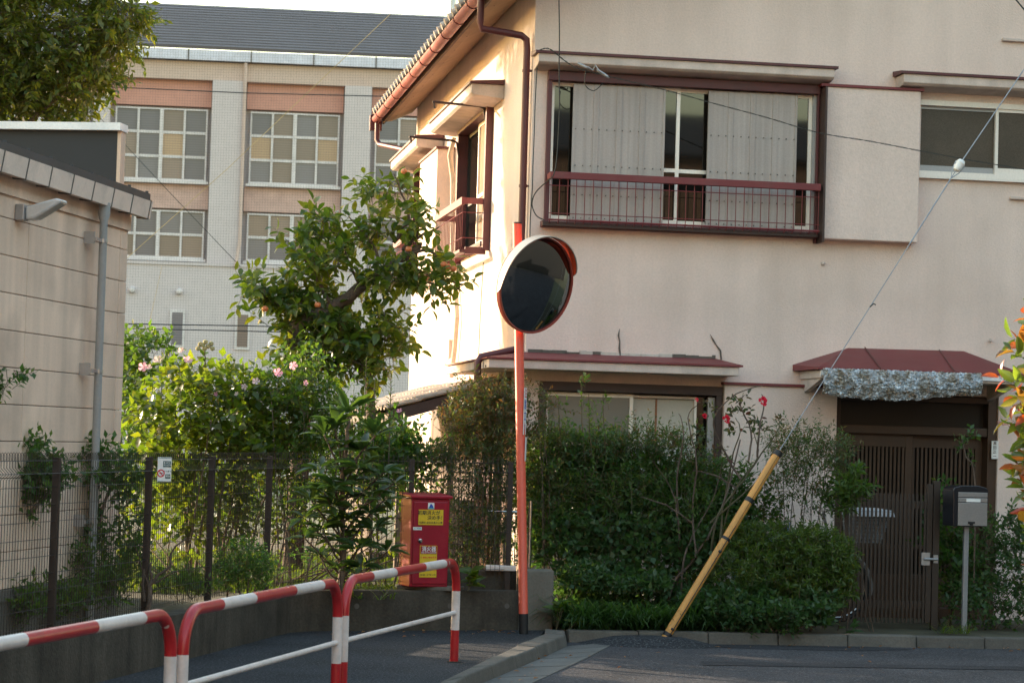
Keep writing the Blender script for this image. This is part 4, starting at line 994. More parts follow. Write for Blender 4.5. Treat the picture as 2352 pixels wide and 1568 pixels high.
for z in np.linspace(zb0, zb1, 9): bs.tube([bk_pt(a, z) for a in np.linspace(0, 2*pi, 33)], .0065 if z > zb1-.01 else .0045, 4)
for a in np.linspace(0, 2*pi, 45)[:-1]: bs.tube([bk_pt(a, zb0), bk_pt(a, zb1)], .0045, 4)
bs.build('basket', M['alu_grey'], bk)
cv = MB(); 
for i in range(24):
    a0_, a1_ = 2*pi*i/24, 2*pi*(i+1)/24
    p0, p1 = np.array(bk_pt(a0_, zb1+.004)), np.array(bk_pt(a1_, zb1+.004)); c_ = np.array([.28, 0, zb1+.04])
    cv.add([p0*1.0 + [0,0,.006], p1*1.0 + [0,0,.006], c_], [(0,1,2)]); cv.quad(p0+[0,0,.006], p1+[0,0,.006], p1*[1.04,1.06,1]-[0,0,.05], p0*[1.04,1.06,1]-[0,0,.05])
cv.build('basket_cover', mat('clear_plastic', (.55, .55, .56), .25), bk)
bc = thing('blue_cover', 'pale blue plastic cover half hidden in the leaves behind the yellow guard tube', 'cover', tuple(at(1740, 1300, 21.65)*[1, 1, 0] + [0, 0, .02]), .2)
cm = MB(); rc = np.random.default_rng(5); nxc, nzc = 14, 10
for j in range(nzc+1):
    for i in range(nxc+1):
        f, g_ = i/nxc, j/nzc; cm.v.append((-.25 + .55*f + rc.normal()*.008, -.12*math.sin(pi*f)*(1.2-g_) + rc.normal()*.018, (.86 + .08*math.sin(f*7))*g_))
for j in range(nzc):
    for i in range(nxc): a = j*(nxc+1)+i; cm.f.append((a, a+1, a+nxc+2, a+nxc+1)); cm.m.append(0)
cm.build('sheet', mat('pale_blue_plastic', (.24, .36, .58), .45), bc, True)
# stainless railing fragments beside the pole
sr = thing('steel_railing', 'short stainless steel railing half hidden in leaves behind the orange pole', 'railing', tuple(at(1180, 1320, 20.7)*[1, 1, 0] + [0, 0, .45]), YAW)
ru = MB().tube([(-.30, 0, .0), (.02, 0, 0)], .012, 8).tube([(-.24, 0, .52), (.05, 0, .52)], .012, 8).build('rail_bar', M['chrome'], sr, True)
for x in (-.27, -.18, -.09): MB().tube([(x, 0, 0), (x, 0, .52)], .009, 8).build('upright', M['chrome'], sr, True)
MB().tube([(.11, -.1, -.4), (.11, -.1, .62)], .019, 12).build('end_post', M['chrome'], sr, True)
wb = thing('white_board', 'broken pale board lying on the concrete course beside the orange pole', 'board', tuple(at(1150, 1305, 20.45)*[1, 1, 0] + [0, 0, .481]), YAW)
MB().prism([(-.14, -.06, 0), (.12, -.06, 0), (.13, .06, 0), (-.12, .06, 0)], (0, 0, .045)).build('board_piece', M['white_paint'], wb, bevel=.008)

# ---------------------------------------------------------------- no smoking sign on the fence
sp2 = at(379, 1078, 16.25)
sg = thing('no_smoking_sign', 'white no smoking sign with a red ring symbol tied to the mesh fence', 'sign', (sp2[0], sp2[1]-.03, sp2[2]), radians(30))
MB().box(-.05, .05, -.004, .004, -.083, .083).build('board', M['white_label'], sg, bevel=.003)
MB().box(-.047, .047, -.0048, -.0042, .077, .081).box(-.047, .047, -.0048, -.0042, -.081, -.077).build('edge_stripe', M['ink_green'], sg)
MB().box(-.012, .044, -.006, -.0045, .018, .058).build('text_block', M['ink_green'], sg); lettering('路上喫煙', .013, M['white_label'], sg, (.016, -.0068, .046)); lettering('禁止区域', .013, M['white_label'], sg, (.016, -.0068, .030))
lettering('ポイ捨て', .015, M['ink'], sg, (.02, -.0055, -.012)); MB().box(.006, .042, -.006, -.0045, -.058, -.03).build('text_block', M['ink_green'], sg); lettering('罰則', .016, M['white_label'], sg, (.024, -.0068, -.044))
MB().add([(.0265*cos(a)-.026, -.006, .0265*sin(a)-.024) for a in np.linspace(0, 2*pi, 29)[:-1]] + [(.019*cos(a)-.026, -.006, .019*sin(a)-.024) for a in np.linspace(0, 2*pi, 29)[:-1]], [(i, (i+1) % 28, 28+(i+1) % 28, 28+i) for i in range(28)]).add([(-.0435, -.0061, -.008), (-.039, -.0061, -.004), (-.009, -.0061, -.04), (-.0135, -.0061, -.044)], [(0,1,2,3)]).build('ban_ring', M['ink_red'], sg)
MB().box(-.036, -.014, -.0055, -.0045, -.027, -.022).build('cigarette', M['ink'], sg)
#PLANTS
# ---------------------------------------------------------------- vegetation
FINE = [(0,0,0), (.22,.36,.02), (.55,.46,.0), (.85,.22,-.06), (1,0,-.13)]     # along, half width, lift
def leaf_template(fine, fold=.18):
    """unit leaf along +x, width 1 across y, normal +z"""
    if fine:
        V = [(0,0,0)]; 
        for (a, h, l) in FINE[1:4]: V += [(a, h, l+fold*h), (a, 0, l-.0), (a, -h, l+fold*h)]
        V.append((1,0,-.13))
        Fc = [(0,2,1), (0,3,2), (1,2,5,4), (2,3,6,5), (4,5,8,7), (5,6,9,8), (7,8,10), (8,9,10)]
    else:
        V = [(0,0,0), (.45,.5,.08), (.5,0,-.0), (.45,-.5,.08), (1,0,-.06)]
        Fc = [(0,2,1), (1,2,4), (0,3,2), (2,3,4)]
    return np.array(V, float), Fc
def nrm(a): return a / (np.linalg.norm(a, axis=-1, keepdims=True) + 1e-9)
def leaves_mesh(name, P, D, Nn, Ln, Wd, m, fine=False):
    V, Fc = leaf_template(fine); D = nrm(D); S = nrm(np.cross(Nn, D)); N2 = np.cross(D, S)
    k = len(P); nv_ = len(V)
    pts = (P[:, None, :] + V[None, :, 0, None]*Ln[:, None, None]*D[:, None, :] + V[None, :, 1, None]*Wd[:, None, None]*S[:, None, :] + V[None, :, 2, None]*Ln[:, None, None]*N2[:, None, :]).reshape(-1, 3)
    loops = []; starts = []; tot = []; st = 0
    base = np.concatenate([np.array(f) for f in Fc]); lens = np.array([len(f) for f in Fc])
    allv = (base[None, :] + (np.arange(k)*nv_)[:, None]).reshape(-1); alll = np.tile(lens, k)
    me = bpy.data.meshes.new(name); me.vertices.add(len(pts)); me.vertices.foreach_set('co', pts.reshape(-1))
    me.loops.add(len(allv)); me.loops.foreach_set('vertex_index', allv); me.polygons.add(len(alll))
    me.polygons.foreach_set('loop_start', np.concatenate([[0], np.cumsum(alll)[:-1]])); me.polygons.foreach_set('loop_total', alll)
    me.polygons.foreach_set('use_smooth', np.ones(len(alll), bool))
    a = me.attributes.new('rnd', 'FLOAT', 'FACE'); a.data.foreach_set('value', np.repeat(rng.random(k), len(Fc)).astype(np.float32))
    me.materials.append(m); me.update(); me.validate(); return me
def put_leaves(root, P, D, Nn, Ln, Wd, m, n_single=0, fine=False, leafname='leaf', massname='foliage'):
    P, D, Nn = np.array(P), np.array(D), np.array(Nn); Ln = np.array(Ln, float); Wd = np.array(Wd, float)
    o = np.array(root.location)
    if n_single:
        size = Ln*Wd/np.maximum(P[:, 1], 1)**2; depth = P[:, 1] - P[:, 1].min()
        score = size * np.exp(-depth/ .45); idx = np.argsort(-score)[:n_single]
    else: idx = np.array([], int)
    rest = np.setdiff1d(np.arange(len(P)), idx)
    if len(idx):
        tms = []
        for q in range(3):
            V, Fc = leaf_template(fine, .12 + .12*q); w_ = float(np.median(Wd[idx]/Ln[idx]))*(1+.12*(q-1)); V = V*[1, w_, 1]
            me = bpy.data.meshes.new(leafname); me.from_pydata([tuple(v) for v in V], [], Fc); me.polygons.foreach_set('use_smooth', [True]*len(Fc)); me.materials.append(m); tms.append(me)
        Dn = nrm(D); S = nrm(np.cross(Nn, Dn)); N2 = np.cross(Dn, S)
        for j, i in enumerate(idx):
            l = Ln[i]; mw = Matrix(((Dn[i,0]*l, S[i,0]*l, N2[i,0]*l, P[i,0]-o[0]), (Dn[i,1]*l, S[i,1]*l, N2[i,1]*l, P[i,1]-o[1]), (Dn[i,2]*l, S[i,2]*l, N2[i,2]*l, P[i,2]-o[2]), (0,0,0,1)))
            inst(leafname, tms[j % 3], root, mw=mw)
    if len(rest):
        me = leaves_mesh(massname, P[rest]-o, D[rest], Nn[rest], Ln[rest], Wd[rest], m, fine); stuff(inst(massname, me, root))
def clump(u, v, Y, ru, rv, rd=None):
    c = at(u, v, Y); s = Y/F; return c, np.array([ru*s, (rd if rd is not None else ru*s), rv*s])
def sprays(clumps, n, per, twig, ll, lw, up=.45, out=.7, droop=.0, flat=.6, lj=.25, shell=.45, pinnate=False, stems=None):
    """leaf sets scattered as little twigs through ellipsoids"""
    P, D, Nn, Ln, Wd, tw = [], [], [], [], [], []
    wts = np.array([r[0]*r[1]*r[2] for c, r in clumps])**(2/3); wts /= wts.sum()
    sun_v = np.array(SUN_VEC)
    for ci in rng.choice(len(clumps), n, p=wts):
        c, r = clumps[ci]; q = nrm(rng.normal(size=3)); q = q * rng.random()**shell
        p = c + q*r
        if c[1] < 30 and any(np.linalg.norm(np.cross(p - g_, sun_v)) < gr_ and (p - g_) @ sun_v > 0 for g_, gr_ in SUN_GAPS): continue
        ax = nrm(q*r/np.max(r)*out + np.array([0,0,up]) + rng.normal(size=3)*.45)
        sd = nrm(np.cross(ax, rng.normal(size=3))); ud = np.cross(sd, ax); L = twig*rng.uniform(.6, 1.3)
        tw.append((p - ax*L*.4, p + ax*L))
        for k in range(per):
            t = (k+.6)/per; base = p + ax*L*t
            if pinnate: d = ax*.55 + sd*(1 if k % 2 else -1)*.85 + rng.normal(size=3)*.18
            else:
                a = k*2.4 + rng.random()*.6; d = ax*(.5 if k < per-1 else 1.0) + (cos(a)*sd + sin(a)*ud)*.85 + rng.normal(size=3)*.15
            d = d + np.array([0,0,-droop]); d = nrm(d)
            nn = nrm(np.array([0,0,flat]) + ud*.25*(1 if pinnate else .3) + rng.normal(size=3)*.38)
            l = ll*rng.uniform(1-lj, 1+lj)
            P.append(base); D.append(d); Nn.append(nn); Ln.append(l); Wd.append(l*lw*rng.uniform(.85, 1.15))
    return (P, D, Nn, Ln, Wd), tw
def twig_mesh(root, tw, r, m, name='twigs', every=1):
    mb = MB(); o = np.array(root.location)
    for a, b in tw[::every]: mb.tube([a-o, (a+b)/2-o+rng.normal(size=3)*.004, b-o], [r, r*.8, r*.4], 3, caps=False)
    if mb.v: stuff(mb.build(name, m, root))
def stem(root, pts, r0s, r1s, m, name='stem', n=7):
    o = np.array(root.location); P = smooth_path([np.array(p)-o for p in pts], 4); k = len(P)
    P = [p + rng.normal(size=3)*min(r0s*.25, .006) for p in P]
    MB().tube(P, list(np.linspace(r0s, r1s, k)), n).build(name, m, root, True)
# sun corridors cut into the foliage, added to throw light streaks on the street
SUN_GAPS = [(atz(u, v, -.06), r_*1.35) for u, v, r_ in ((1290, 1528, .15), (1480, 1537, .12), (1640, 1502, .10), (1210, 1530, .12), (960, 1475, .09), (1890, 1545, .10), (1800, 1490, .08), (1330, 1505, .08))]
def plant(name, label, cat, base, clumps, m, n, per, twig, ll, lw, single=0, fine=False, stems=0, stem_m='bark', stem_r=.012, group=None, tw_r=.0022, twm='twig', **kw):
    root = thing(name, label, cat, tuple(base), 0, group)
    lv, tw = sprays(clumps, n, per, twig, ll, lw, **kw)
    put_leaves(root, *lv, m, single, fine)
    if tw_r: twig_mesh(root, tw, tw_r, M[twm])
    base = np.array(base)
    for k in range(stems):
        c, r = clumps[k % len(clumps)]; t = c + rng.normal(size=3)*r*.35; b = base + np.array([rng.normal()*.08*len(clumps)**.5, rng.normal()*.05, 0])
        if len(clumps) > 2: b[0] = base[0]*.5 + c[0]*.5 + rng.normal()*.05
        mid = (b+t)/2 + rng.normal(size=3)*[.05, .05, .02]
        stem(root, [b, mid, t], stem_r*rng.uniform(.7, 1.2), stem_r*.35, M[stem_m])
    return root
def gz(u, Y, z): p = at(u, 1000, Y); return (p[0], p[1], z)

g_dark = leafmat('leaf_dark', [(0.0298, 0.0708, 0.0241), (0.0522, 0.108, 0.0298), (0.0392, 0.0876, 0.0335), (0.0782, 0.1379, 0.0335), (0.0355, 0.0782, 0.026), (0.1117, 0.1304, 0.0372)], (2.4, 2.8, .8), rough=.42, spec=.35)
g_mid = leafmat('leaf_mid', [(0.0517, 0.0978, 0.023), (0.069, 0.1265, 0.0322), (0.0403, 0.0805, 0.0207), (0.0978, 0.138, 0.0287)], (2.6, 2.7, .8))
g_bright = leafmat('leaf_bright', [(.060, .105, .020), (.085, .125, .022), (.042, .080, .018), (.105, .125, .022), (.05, .09, .02)], (2.8, 2.7, .65), tmix=.5, rough=.36, spec=.6)
g_kaki = leafmat('leaf_persimmon', [(0.032, 0.0655, 0.0189), (0.0495, 0.0903, 0.0218), (0.067, 0.1107, 0.0233), (0.1136, 0.134, 0.0262), (0.0379, 0.0728, 0.0218), (0.0874, 0.1194, 0.0218)], (3.1, 3.0, .7), rough=.30)
g_zel = leafmat('leaf_zelkova', [(0.0524, 0.0856, 0.0193), (0.0759, 0.1076, 0.0221), (0.1173, 0.1311, 0.0221), (0.0414, 0.0718, 0.0193), (0.1656, 0.1656, 0.0276)], (2.8, 2.6, .8))
g_loq = leafmat('leaf_loquat', [(0.0391, 0.0736, 0.0264), (0.0529, 0.092, 0.031), (0.031, 0.0621, 0.023), (0.0759, 0.1127, 0.0345)], (2.2, 2.4, .8), rough=.4, tmix=.3)
g_nan = leafmat('leaf_nandina', [(0.0405, 0.0828, 0.0313), (0.0626, 0.1141, 0.0423), (0.0773, 0.1067, 0.0405), (0.0331, 0.0662, 0.0276), (0.138, 0.0828, 0.0442), (0.0478, 0.0957, 0.0368)], (2.4, 2.4, .9))
g_nanr = leafmat('leaf_nandina_red', [(0.06, 0.09, 0.0312), (0.102, 0.0744, 0.036), (0.048, 0.084, 0.0288), (0.06, 0.102, 0.0336), (0.072, 0.108, 0.0336), (0.156, 0.078, 0.0432), (0.048, 0.0864, 0.0288)], (2.4, 1.9, .9))
g_aza = leafmat('leaf_azalea', [(0.054, 0.0936, 0.0216), (0.0756, 0.1188, 0.0252), (0.0432, 0.0756, 0.0198), (0.126, 0.162, 0.0324)], (2.2, 2.4, .8))
g_mug = leafmat('leaf_mugwort', [(0.0403, 0.0891, 0.0316), (0.0604, 0.115, 0.0431), (0.0316, 0.0719, 0.0274), (0.0791, 0.1265, 0.0389)], (2.2, 2.4, 1))
g_pho = leafmat('leaf_photinia', [(.05, .09, .02), (.09, .14, .025), (.14, .19, .035), (.30, .04, .03), (.08, .12, .022), (.11, .15, .03), (.22, .03, .035), (.34, .07, .03), (.06, .10, .025), (.10, .14, .03)], (2.3, 2.3, .9), rough=.25, tmix=.45, spec=.6)
g_grass = leafmat('grass_blades', [(0.0264, 0.06, 0.0192), (0.06, 0.114, 0.0336), (0.0192, 0.0432, 0.0156), (0.042, 0.084, 0.0264)], (2.2, 2.4, .9))
g_rose = leafmat('leaf_rose', [(.045, .035, .025), (.04, .07, .028), (.06, .09, .03), (.10, .03, .028)], (2.2, 2, .9))
g_dry = leafmat('leaf_dry', [(.30, .12, .05), (.22, .10, .045), (.35, .17, .06)], (1.5, 1.3, .8))

# --- big street tree, upper corner of the frame
TB = (-7.2, 26.1, -.1)
cl = [clump(40, 70, 26.1, 190, 150, .9), clump(230, 75, 26.1, 90, 95, .6), clump(150, 180, 26.1, 110, 85, .6), clump(40, 220, 26.1, 130, 60, .7), clump(-180, 60, 26.1, 260, 260, 1.3), clump(60, -180, 26.1, 260, 170, 1.3), clump(275, 40, 26.1, 60, 60, .5), clump(150, 380, 26.1, 90, 100, .55), clump(30, 440, 26.1, 110, 110, .6), clump(90, 520, 26.1, 110, 90, .5), clump(-250, 350, 26.1, 220, 180, 1.2)]
tree = plant('zelkova_tree', 'tall leafy street tree with arching sprays overhanging the charcoal annex', 'tree', TB, cl, g_zel, 5000, 8, .26, .10, .42, single=300, tw_r=.003, twm='bark', up=-.15, out=.9, droop=.25, flat=.8, pinnate=True, shell=.38)
stem(tree, [TB, at(-260, 600, 26.1), at(-190, 300, 26.1), at(-120, 120, 26.1)], .16, .08, M['bark'], 'trunk', 12)
for (u0_, v0_, u1_, v1_) in ((-190, 300, 40, 300), (-120, 150, 130, 90), (40, 300, 190, 170), (-120, 120, 60, -100), (-120, 140, 250, 20), (-20, 260, 120, 50)):
    stem(tree, [at(u0_, v0_, 26.1), at((u0_+u1_)/2-10, (v0_+v1_)/2+12, 26.1), at(u1_, v1_, 26.1)], .035, .01, M['bark_pale'], 'branch')

# --- persimmon tree between fence and house
PB = (-2.05, 23.4, .25); PY = 23.3
spots = [(905, 425, 75, 40), (850, 450, 50, 35), (955, 500, 45, 40), (870, 545, 80, 50), (790, 560, 80, 55), (730, 610, 70, 50), (690, 560, 40, 50), (640, 670, 70, 55), (570, 665, 50, 35), (700, 690, 70, 50), (790, 680, 90, 60), (880, 640, 80, 50), (960, 620, 60, 35), (1010, 610, 40, 25), (985, 660, 50, 30), (1045, 660, 28, 18), (850, 760, 80, 60), (760, 780, 90, 60), (880, 820, 50, 40), (660, 760, 60, 45), (820, 840, 70, 50), (740, 740, 80, 50), (800, 800, 80, 50), (890, 770, 60, 50), (700, 800, 70, 50), (640, 700, 60, 40), (700, 840, 60, 40), (735, 520, 30, 40)]
cl = [clump(u, v, PY + .25*math.sin(i*2.1), a*.86, b*.80, .26) for i, (u, v, a, b) in enumerate(spots)]
kaki = plant('persimmon_tree', 'persimmon tree with orange fruit leaning over the garden beside the sunny house wall', 'tree', PB, cl, g_kaki, 640, 6, .19, .115, .54, single=300, fine=True, tw_r=.0035, twm='bark', up=.25, out=.8, droop=.2, flat=.75, shell=.5)
stem(kaki, [PB, at(690, 960, PY), at(672, 790, PY), at(702, 735, PY), at(765, 705, PY), at(830, 660, PY), at(862, 630, PY), at(930, 590, PY), at(965, 560, PY)], .10, .028, M['bark'], 'trunk', 12)
stem(kaki, [at(855, 1000, PY), at(850, 900, PY), at(835, 830, PY), at(800, 780, PY)], .055, .02, M['bark'], 'limb', 9)
for pts in ([(862, 630), (868, 590), (840, 540), (800, 500)], [(905, 560), (938, 500), (925, 450), (905, 400)], [(930, 590), (960, 620), (1010, 640), (1060, 655)], [(925, 575), (960, 545), (1010, 520)], [(957, 548), (962, 500), (968, 455)], [(765, 705), (740, 660), (700, 600), (690, 500)], [(700, 735), (640, 700), (570, 660)], [(830, 660), (810, 620), (790, 570)], [(690, 800), (760, 830), (830, 870)], [(930, 590), (985, 575), (1020, 612)]):
    stem(kaki, [at(u, v, PY-.03) for u, v in pts], .022, .006, M['bark'], 'branch', 6)
fm = None
for (u, v) in ((1019, 607), (1029, 612), (1042, 617), (730, 700), (609, 709), (928, 394), (938, 572), (733, 850), (985, 643)):
    if fm is None: fo_ = MB().lathe([(.028, .0005), (.025, .015), (.014, .028), (-.005, .032), (-.020, .024), (-.027, .0005)], (0,0,0), (0,0,1), 14).build('fruit', M['fruit'], kaki, True); fm = fo_.data
    else: fo_ = inst('fruit', fm, kaki)
    fo_.location = tuple(at(u, v, PY-.28) - np.array(PB))

# --- garden behind the fence
hib = plant('hibiscus_bush', 'large yellow-green rose mallow bush with pink flowers between the siding house and the persimmon tree', 'shrub', gz(470, 20.9, .26),
    [clump(450, 905, 20.8, 150, 70, .5), clump(430, 985, 20.6, 150, 80, .5), clump(570, 930, 21, 120, 75, .5), clump(560, 1030, 20.7, 130, 90, .5), clump(400, 1080, 20.7, 110, 80, .4), clump(640, 990, 20.9, 90, 90, .4), clump(470, 1170, 20.8, 160, 120, .35)], g_bright, 760, 6, .16, .088, .70, single=260, stems=12, stem_m='bark_pale', stem_r=.016, up=.3, droop=.15, flat=.9, shell=.42)
pet = MB()
for k in range(5):
    a = 2*pi*k/5; pet.add([(0,0,0), (.022*cos(a-.5), .022*sin(a-.5), .012), (.05*cos(a-.45), .05*sin(a-.45), .03), (.056*cos(a), .056*sin(a), .036), (.05*cos(a+.45), .05*sin(a+.45), .026), (.022*cos(a+.5), .022*sin(a+.5), .012)], [(0,1,2,3,4,5)])
pme = {}
def flower(root, u, v, Y, m, s=1.0, tilt=None):
    key = m.name
    if key not in pme: o_ = pet.build('flower', m, root); pme[key] = o_.data
    else: o_ = inst('flower', pme[key], root)
    p = at(u, v, Y) - np.array(root.location); dirv = Vector((rng.normal()*.5, -1, .5 + rng.normal()*.4)); q = dirv.to_track_quat('Z', 'Y').to_matrix().to_4x4()
    o_.matrix_basis = Matrix.Translation(Vector(p)) @ q @ Matrix.Diagonal((s, s, s, 1)); return o_
for (u, v, m_, s) in ((330, 843, 'petal_pink', 1.0), (341, 846, 'petal_pale', .8), (364, 829, 'petal_pale', 1.0), (430, 830, 'petal_pink', 1.0), (417, 806, 'petal_pale', .7), (637, 858, 'petal_pink', 1.0), (672, 838, 'petal_pink', .9), (588, 877, 'petal_pale', .8), (562, 886, 'petal_pale', .7), (700, 880, 'petal_pink', .6), (918, 945, 'petal_pink', .6), (497, 905, 'petal_pink', .5), (545, 905, 'petal_pale', .5)):
    flower(hib, u, v, 20.4, M[m_], s*.78)
# seed heads above the bush
bmj = MB()
for (u, v) in ((472, 785), (466, 792), (478, 795), (485, 789), (455, 800), (470, 800), (488, 800), (460, 790)):
    bmj.lathe([(-.022, .001), (-.012, .02), (.01, .02), (.022, .001)], at(u, v, 20.6) - np.array(hib.location), (0,0,1), 8)
stuff(bmj.build('seed_heads', mat('seed_head', (.42, .36, .16), .8), hib)); stem(hib, [at(472, 950, 20.7), at(470, 860, 20.7), at(472, 800, 20.6)], .008, .004, M['twig'], 'stem')
plant('evergreen_shrub', 'tall dense green shrub against the corner of the siding house', 'shrub', gz(310, 22.5, .26), [clump(305, 820, 22.5, 60, 60, .4), clump(290, 900, 22.4, 55, 80, .4), clump(320, 1000, 22.3, 70, 100, .4), clump(370, 800, 22.6, 30, 35, .3)], g_mid, 330, 6, .16, .075, .55, stems=4, shell=.5)
plant('flowering_shrub', 'tall loose shrub of small leaves in front of the persimmon trunk', 'shrub', gz(650, 20.9, .26), [clump(660, 930, 20.9, 90, 70, .4), clump(690, 1020, 20.8, 100, 80, .4), clump(760, 960, 21, 70, 80, .35), clump(620, 1120, 20.7, 110, 90, .3), clump(690, 860, 20.9, 50, 60, .25)], g_mid, 560, 7, .18, .05, .62, stems=8, stem_m='bark_pale', stem_r=.008, up=.6, shell=.5)
plant('laurel_shrub', 'leafy dark green shrub in front of the tiled lean-to roof', 'shrub', gz(880, 21.3, .26), [clump(870, 1030, 21.3, 70, 60, .3), clump(940, 1070, 21.4, 70, 70, .3), clump(860, 1080, 21.2, 90, 70, .3), clump(950, 1040, 21.4, 40, 50, .3)], g_dark, 360, 6, .16, .07, .55, stems=6, stem_r=.009, up=.5)
under = plant('undergrowth', 'tangled garden undergrowth in sunlight behind the mesh fence', 'undergrowth', gz(500, 21.2, .26), [clump(360, 1190, 21.6, 110, 130, .5), clump(520, 1200, 21.6, 130, 120, .5), clump(680, 1190, 21.4, 120, 130, .4), clump(820, 1210, 21.2, 90, 110, .35), clump(300, 1290, 21.0, 60, 60, .3), clump(960, 1180, 21.4, 80, 100, .3)], g_bright, 420, 6, .15, .06, .6, stems=18, stem_m='bark_pale', stem_r=.009, shell=.6); stuff(under)
plant('garden_shrub', 'row of mid green shrubs deeper in the garden behind the rose mallow', 'shrub', gz(620, 25.5, .26), [clump(350, 1090, 25.4, 90, 110, .4), clump(480, 1100, 25.6, 100, 110, .4), clump(620, 1090, 25.5, 100, 120, .4), clump(760, 1085, 25.3, 100, 110, .4), clump(890, 1090, 25.2, 70, 110, .3)], g_mid, 620, 6, .2, .075, .55, stems=10, stem_m='bark_pale', shell=.5)
# tall spiky stems
for i, (u, v0_, v1_) in enumerate(((838, 980, 820), (858, 1000, 870), (1190, 1000, 870), (895, 1000, 850), (1058, 960, 880))):
    Yg = 20.6 if u < 1000 else 21.3
    r_ = thing('goldenrod', ['goldenrod stem with a yellow tip rising highest before the persimmon crown', 'short green goldenrod stem beside the taller one', 'goldenrod stem among nandina near the orange pole', 'slim goldenrod stem before the lean-to roof', 'thin wild stem standing over the tiled lean-to roof'][i], 'wild plant', gz(u, Yg, .26), 0, 'goldenrod stems in the garden')
    a, b = at(u, v0_, Yg), at(u+3, v1_, Yg); P, D, Nn, Ln, Wd = [], [], [], [], []
    for k in range(46):
        t = k/46; a_ = k*2.4; P.append(a+(b-a)*t); D.append((cos(a_)*.8, sin(a_)*.8, .55)); Nn.append((rng.normal()*.2, rng.normal()*.2, 1)); Ln.append(.10*(1-.75*t)+.01); Wd.append(.018*(1-.6*t))
    put_leaves(r_, P, D, Nn, Ln, Wd, g_mid if u > 1000 or i in (1, 4) else g_bright); stem(r_, [np.array(r_.location), a, b], .006, .003, M['twig'])
# --- two pruned trees behind the fence close to the siding wall
for i, (ub, ut, lab) in enumerate(((20, 80, 'small pruned tree with a forked pale trunk beside the siding wall, cut off low'), (210, 225, 'slender tree with a straight pale trunk behind the fence beside the grey downpipe'))):
    Yt = 15.4 if i == 0 else 16.6
    base = gz(ub, Yt, .26)
    c_ = [clump(85, 1075, Yt, 55, 55, .2), clump(60, 1150, Yt, 45, 40, .2), clump(110, 1110, Yt, 40, 40, .2), clump(60, 1030, Yt, 30, 18, .12)] if i == 0 else [clump(250, 1080, Yt, 80, 45, .25), clump(200, 1045, Yt, 45, 28, .2), clump(280, 1110, Yt, 50, 40, .2), clump(225, 1230, Yt, 30, 70, .15), clump(300, 1200, Yt, 28, 80, .15), clump(170, 1200, Yt, 25, 60, .12)]
    r_ = plant('pruned_tree', lab, 'tree', base, c_, g_dark, 150 if i == 0 else 210, 6, .12, .060, .5, single=90, tw_r=.002, up=.5, group='pruned trees by the siding wall')
    if i == 0:
        stem(r_, [base, at(35, 1230, Yt), at(60, 1130, Yt), at(80, 1070, Yt)], .028, .010, M['bark_pale'], 'trunk', 9); stem(r_, [at(45, 1200, Yt), at(95, 1150, Yt), at(125, 1110, Yt)], .015, .006, M['bark_pale'], 'branch')
    else:
        stem(r_, [base, at(208, 1250, Yt), at(222, 1120, Yt), at(230, 1060, Yt)], .022, .010, M['bark_pale'], 'trunk', 9); stem(r_, [at(212, 1260, Yt), at(240, 1160, Yt), at(262, 1090, Yt)], .016, .007, M['bark_pale'], 'branch')
plant('garden_twigs', 'sprig of leaves reaching into the picture in front of the cream siding', 'branch', gz(-40, 13.9, .26), [clump(20, 860, 14.0, 40, 14, .06), clump(15, 890, 14.0, 25, 10, .05), clump(-30, 880, 14, 30, 30, .1)], g_dark, 26, 7, .10, .05, .5, single=60, pinnate=True, flat=1.4, up=.0, out=.3)
# weeds along the foot of the siding wall
weed = plant('weeds', 'low weeds and grass growing along the foot of the siding wall behind the fence', 'weeds', gz(120, 15.6, .26), [clump(60, 1400, 15.2, 70, 40, .25), clump(160, 1385, 15.8, 70, 45, .25), clump(250, 1350, 16.4, 60, 50, .3), clump(300, 1290, 17.0, 40, 60, .25), clump(420, 1350, 17.8, 90, 25, .3), clump(190, 1300, 16.3, 25, 60, .15), clump(600, 1330, 19, 120, 20, .3)], g_mid, 430, 7, .14, .055, .35, up=.9, shell=.6); stuff(weed)
# sunlit grass on the garden soil
def blades(name, label, cat, base, spots, m, l, wd, spread, parent=None):
    P, D, Nn, Ln, Wd = [], [], [], [], []
    for (x, y, z) in spots:
        for k in range(spread):
            a = rng.random()*2*pi; e = rng.uniform(.5, 1.4); P.append((x + rng.normal()*.02, y + rng.normal()*.02, z)); D.append((cos(a), sin(a), e)); Nn.append((-cos(a)*e, -sin(a)*e, 1.0)); Ln.append(l*rng.uniform(.6, 1.25)); Wd.append(wd)
    r_ = thing(name, label, cat, base) if parent is None else parent
    P, D, Nn, Ln, Wd = map(np.array, (P, D, Nn, Ln, Wd)); k = len(P)
    # arching blades: three segments
    V = []; Fc = []
    D = nrm(D); S = nrm(np.cross(D, [0, 0, 1.0])); o = np.array(r_.location)
    me_v = np.zeros((k, 7, 3)); tt = (0, .4, .75, 1.0); drop = (0, .02, .16, .42)
    for j in range(3):
        c = P + D*(Ln*tt[j])[:, None] - np.array([0, 0, 1.0])*(Ln*drop[j])[:, None]; h = (Wd*(1, .9, .6)[j]*.5)[:, None]
        me_v[:, 2*j] = c + S*h; me_v[:, 2*j+1] = c - S*h
    me_v[:, 6] = P + D*Ln[:, None] - np.array([0, 0, 1.0])*(Ln*drop[3])[:, None]
    me_v -= o; fc = [(0,1,3,2), (2,3,5,4), (4,5,6)]
    faces = [tuple(i*7+q for q in f) for i in range(k) for f in fc]
    me = bpy.data.meshes.new(name+'_blades'); me.from_pydata(me_v.reshape(-1, 3).tolist(), [], faces); me.materials.append(m)
    a_ = me.attributes.new('rnd', 'FLOAT', 'FACE'); a_.data.foreach_set('value', np.repeat(rng.random(k), 3).astype(np.float32))
    stuff(inst('blades', me, r_)); return r_
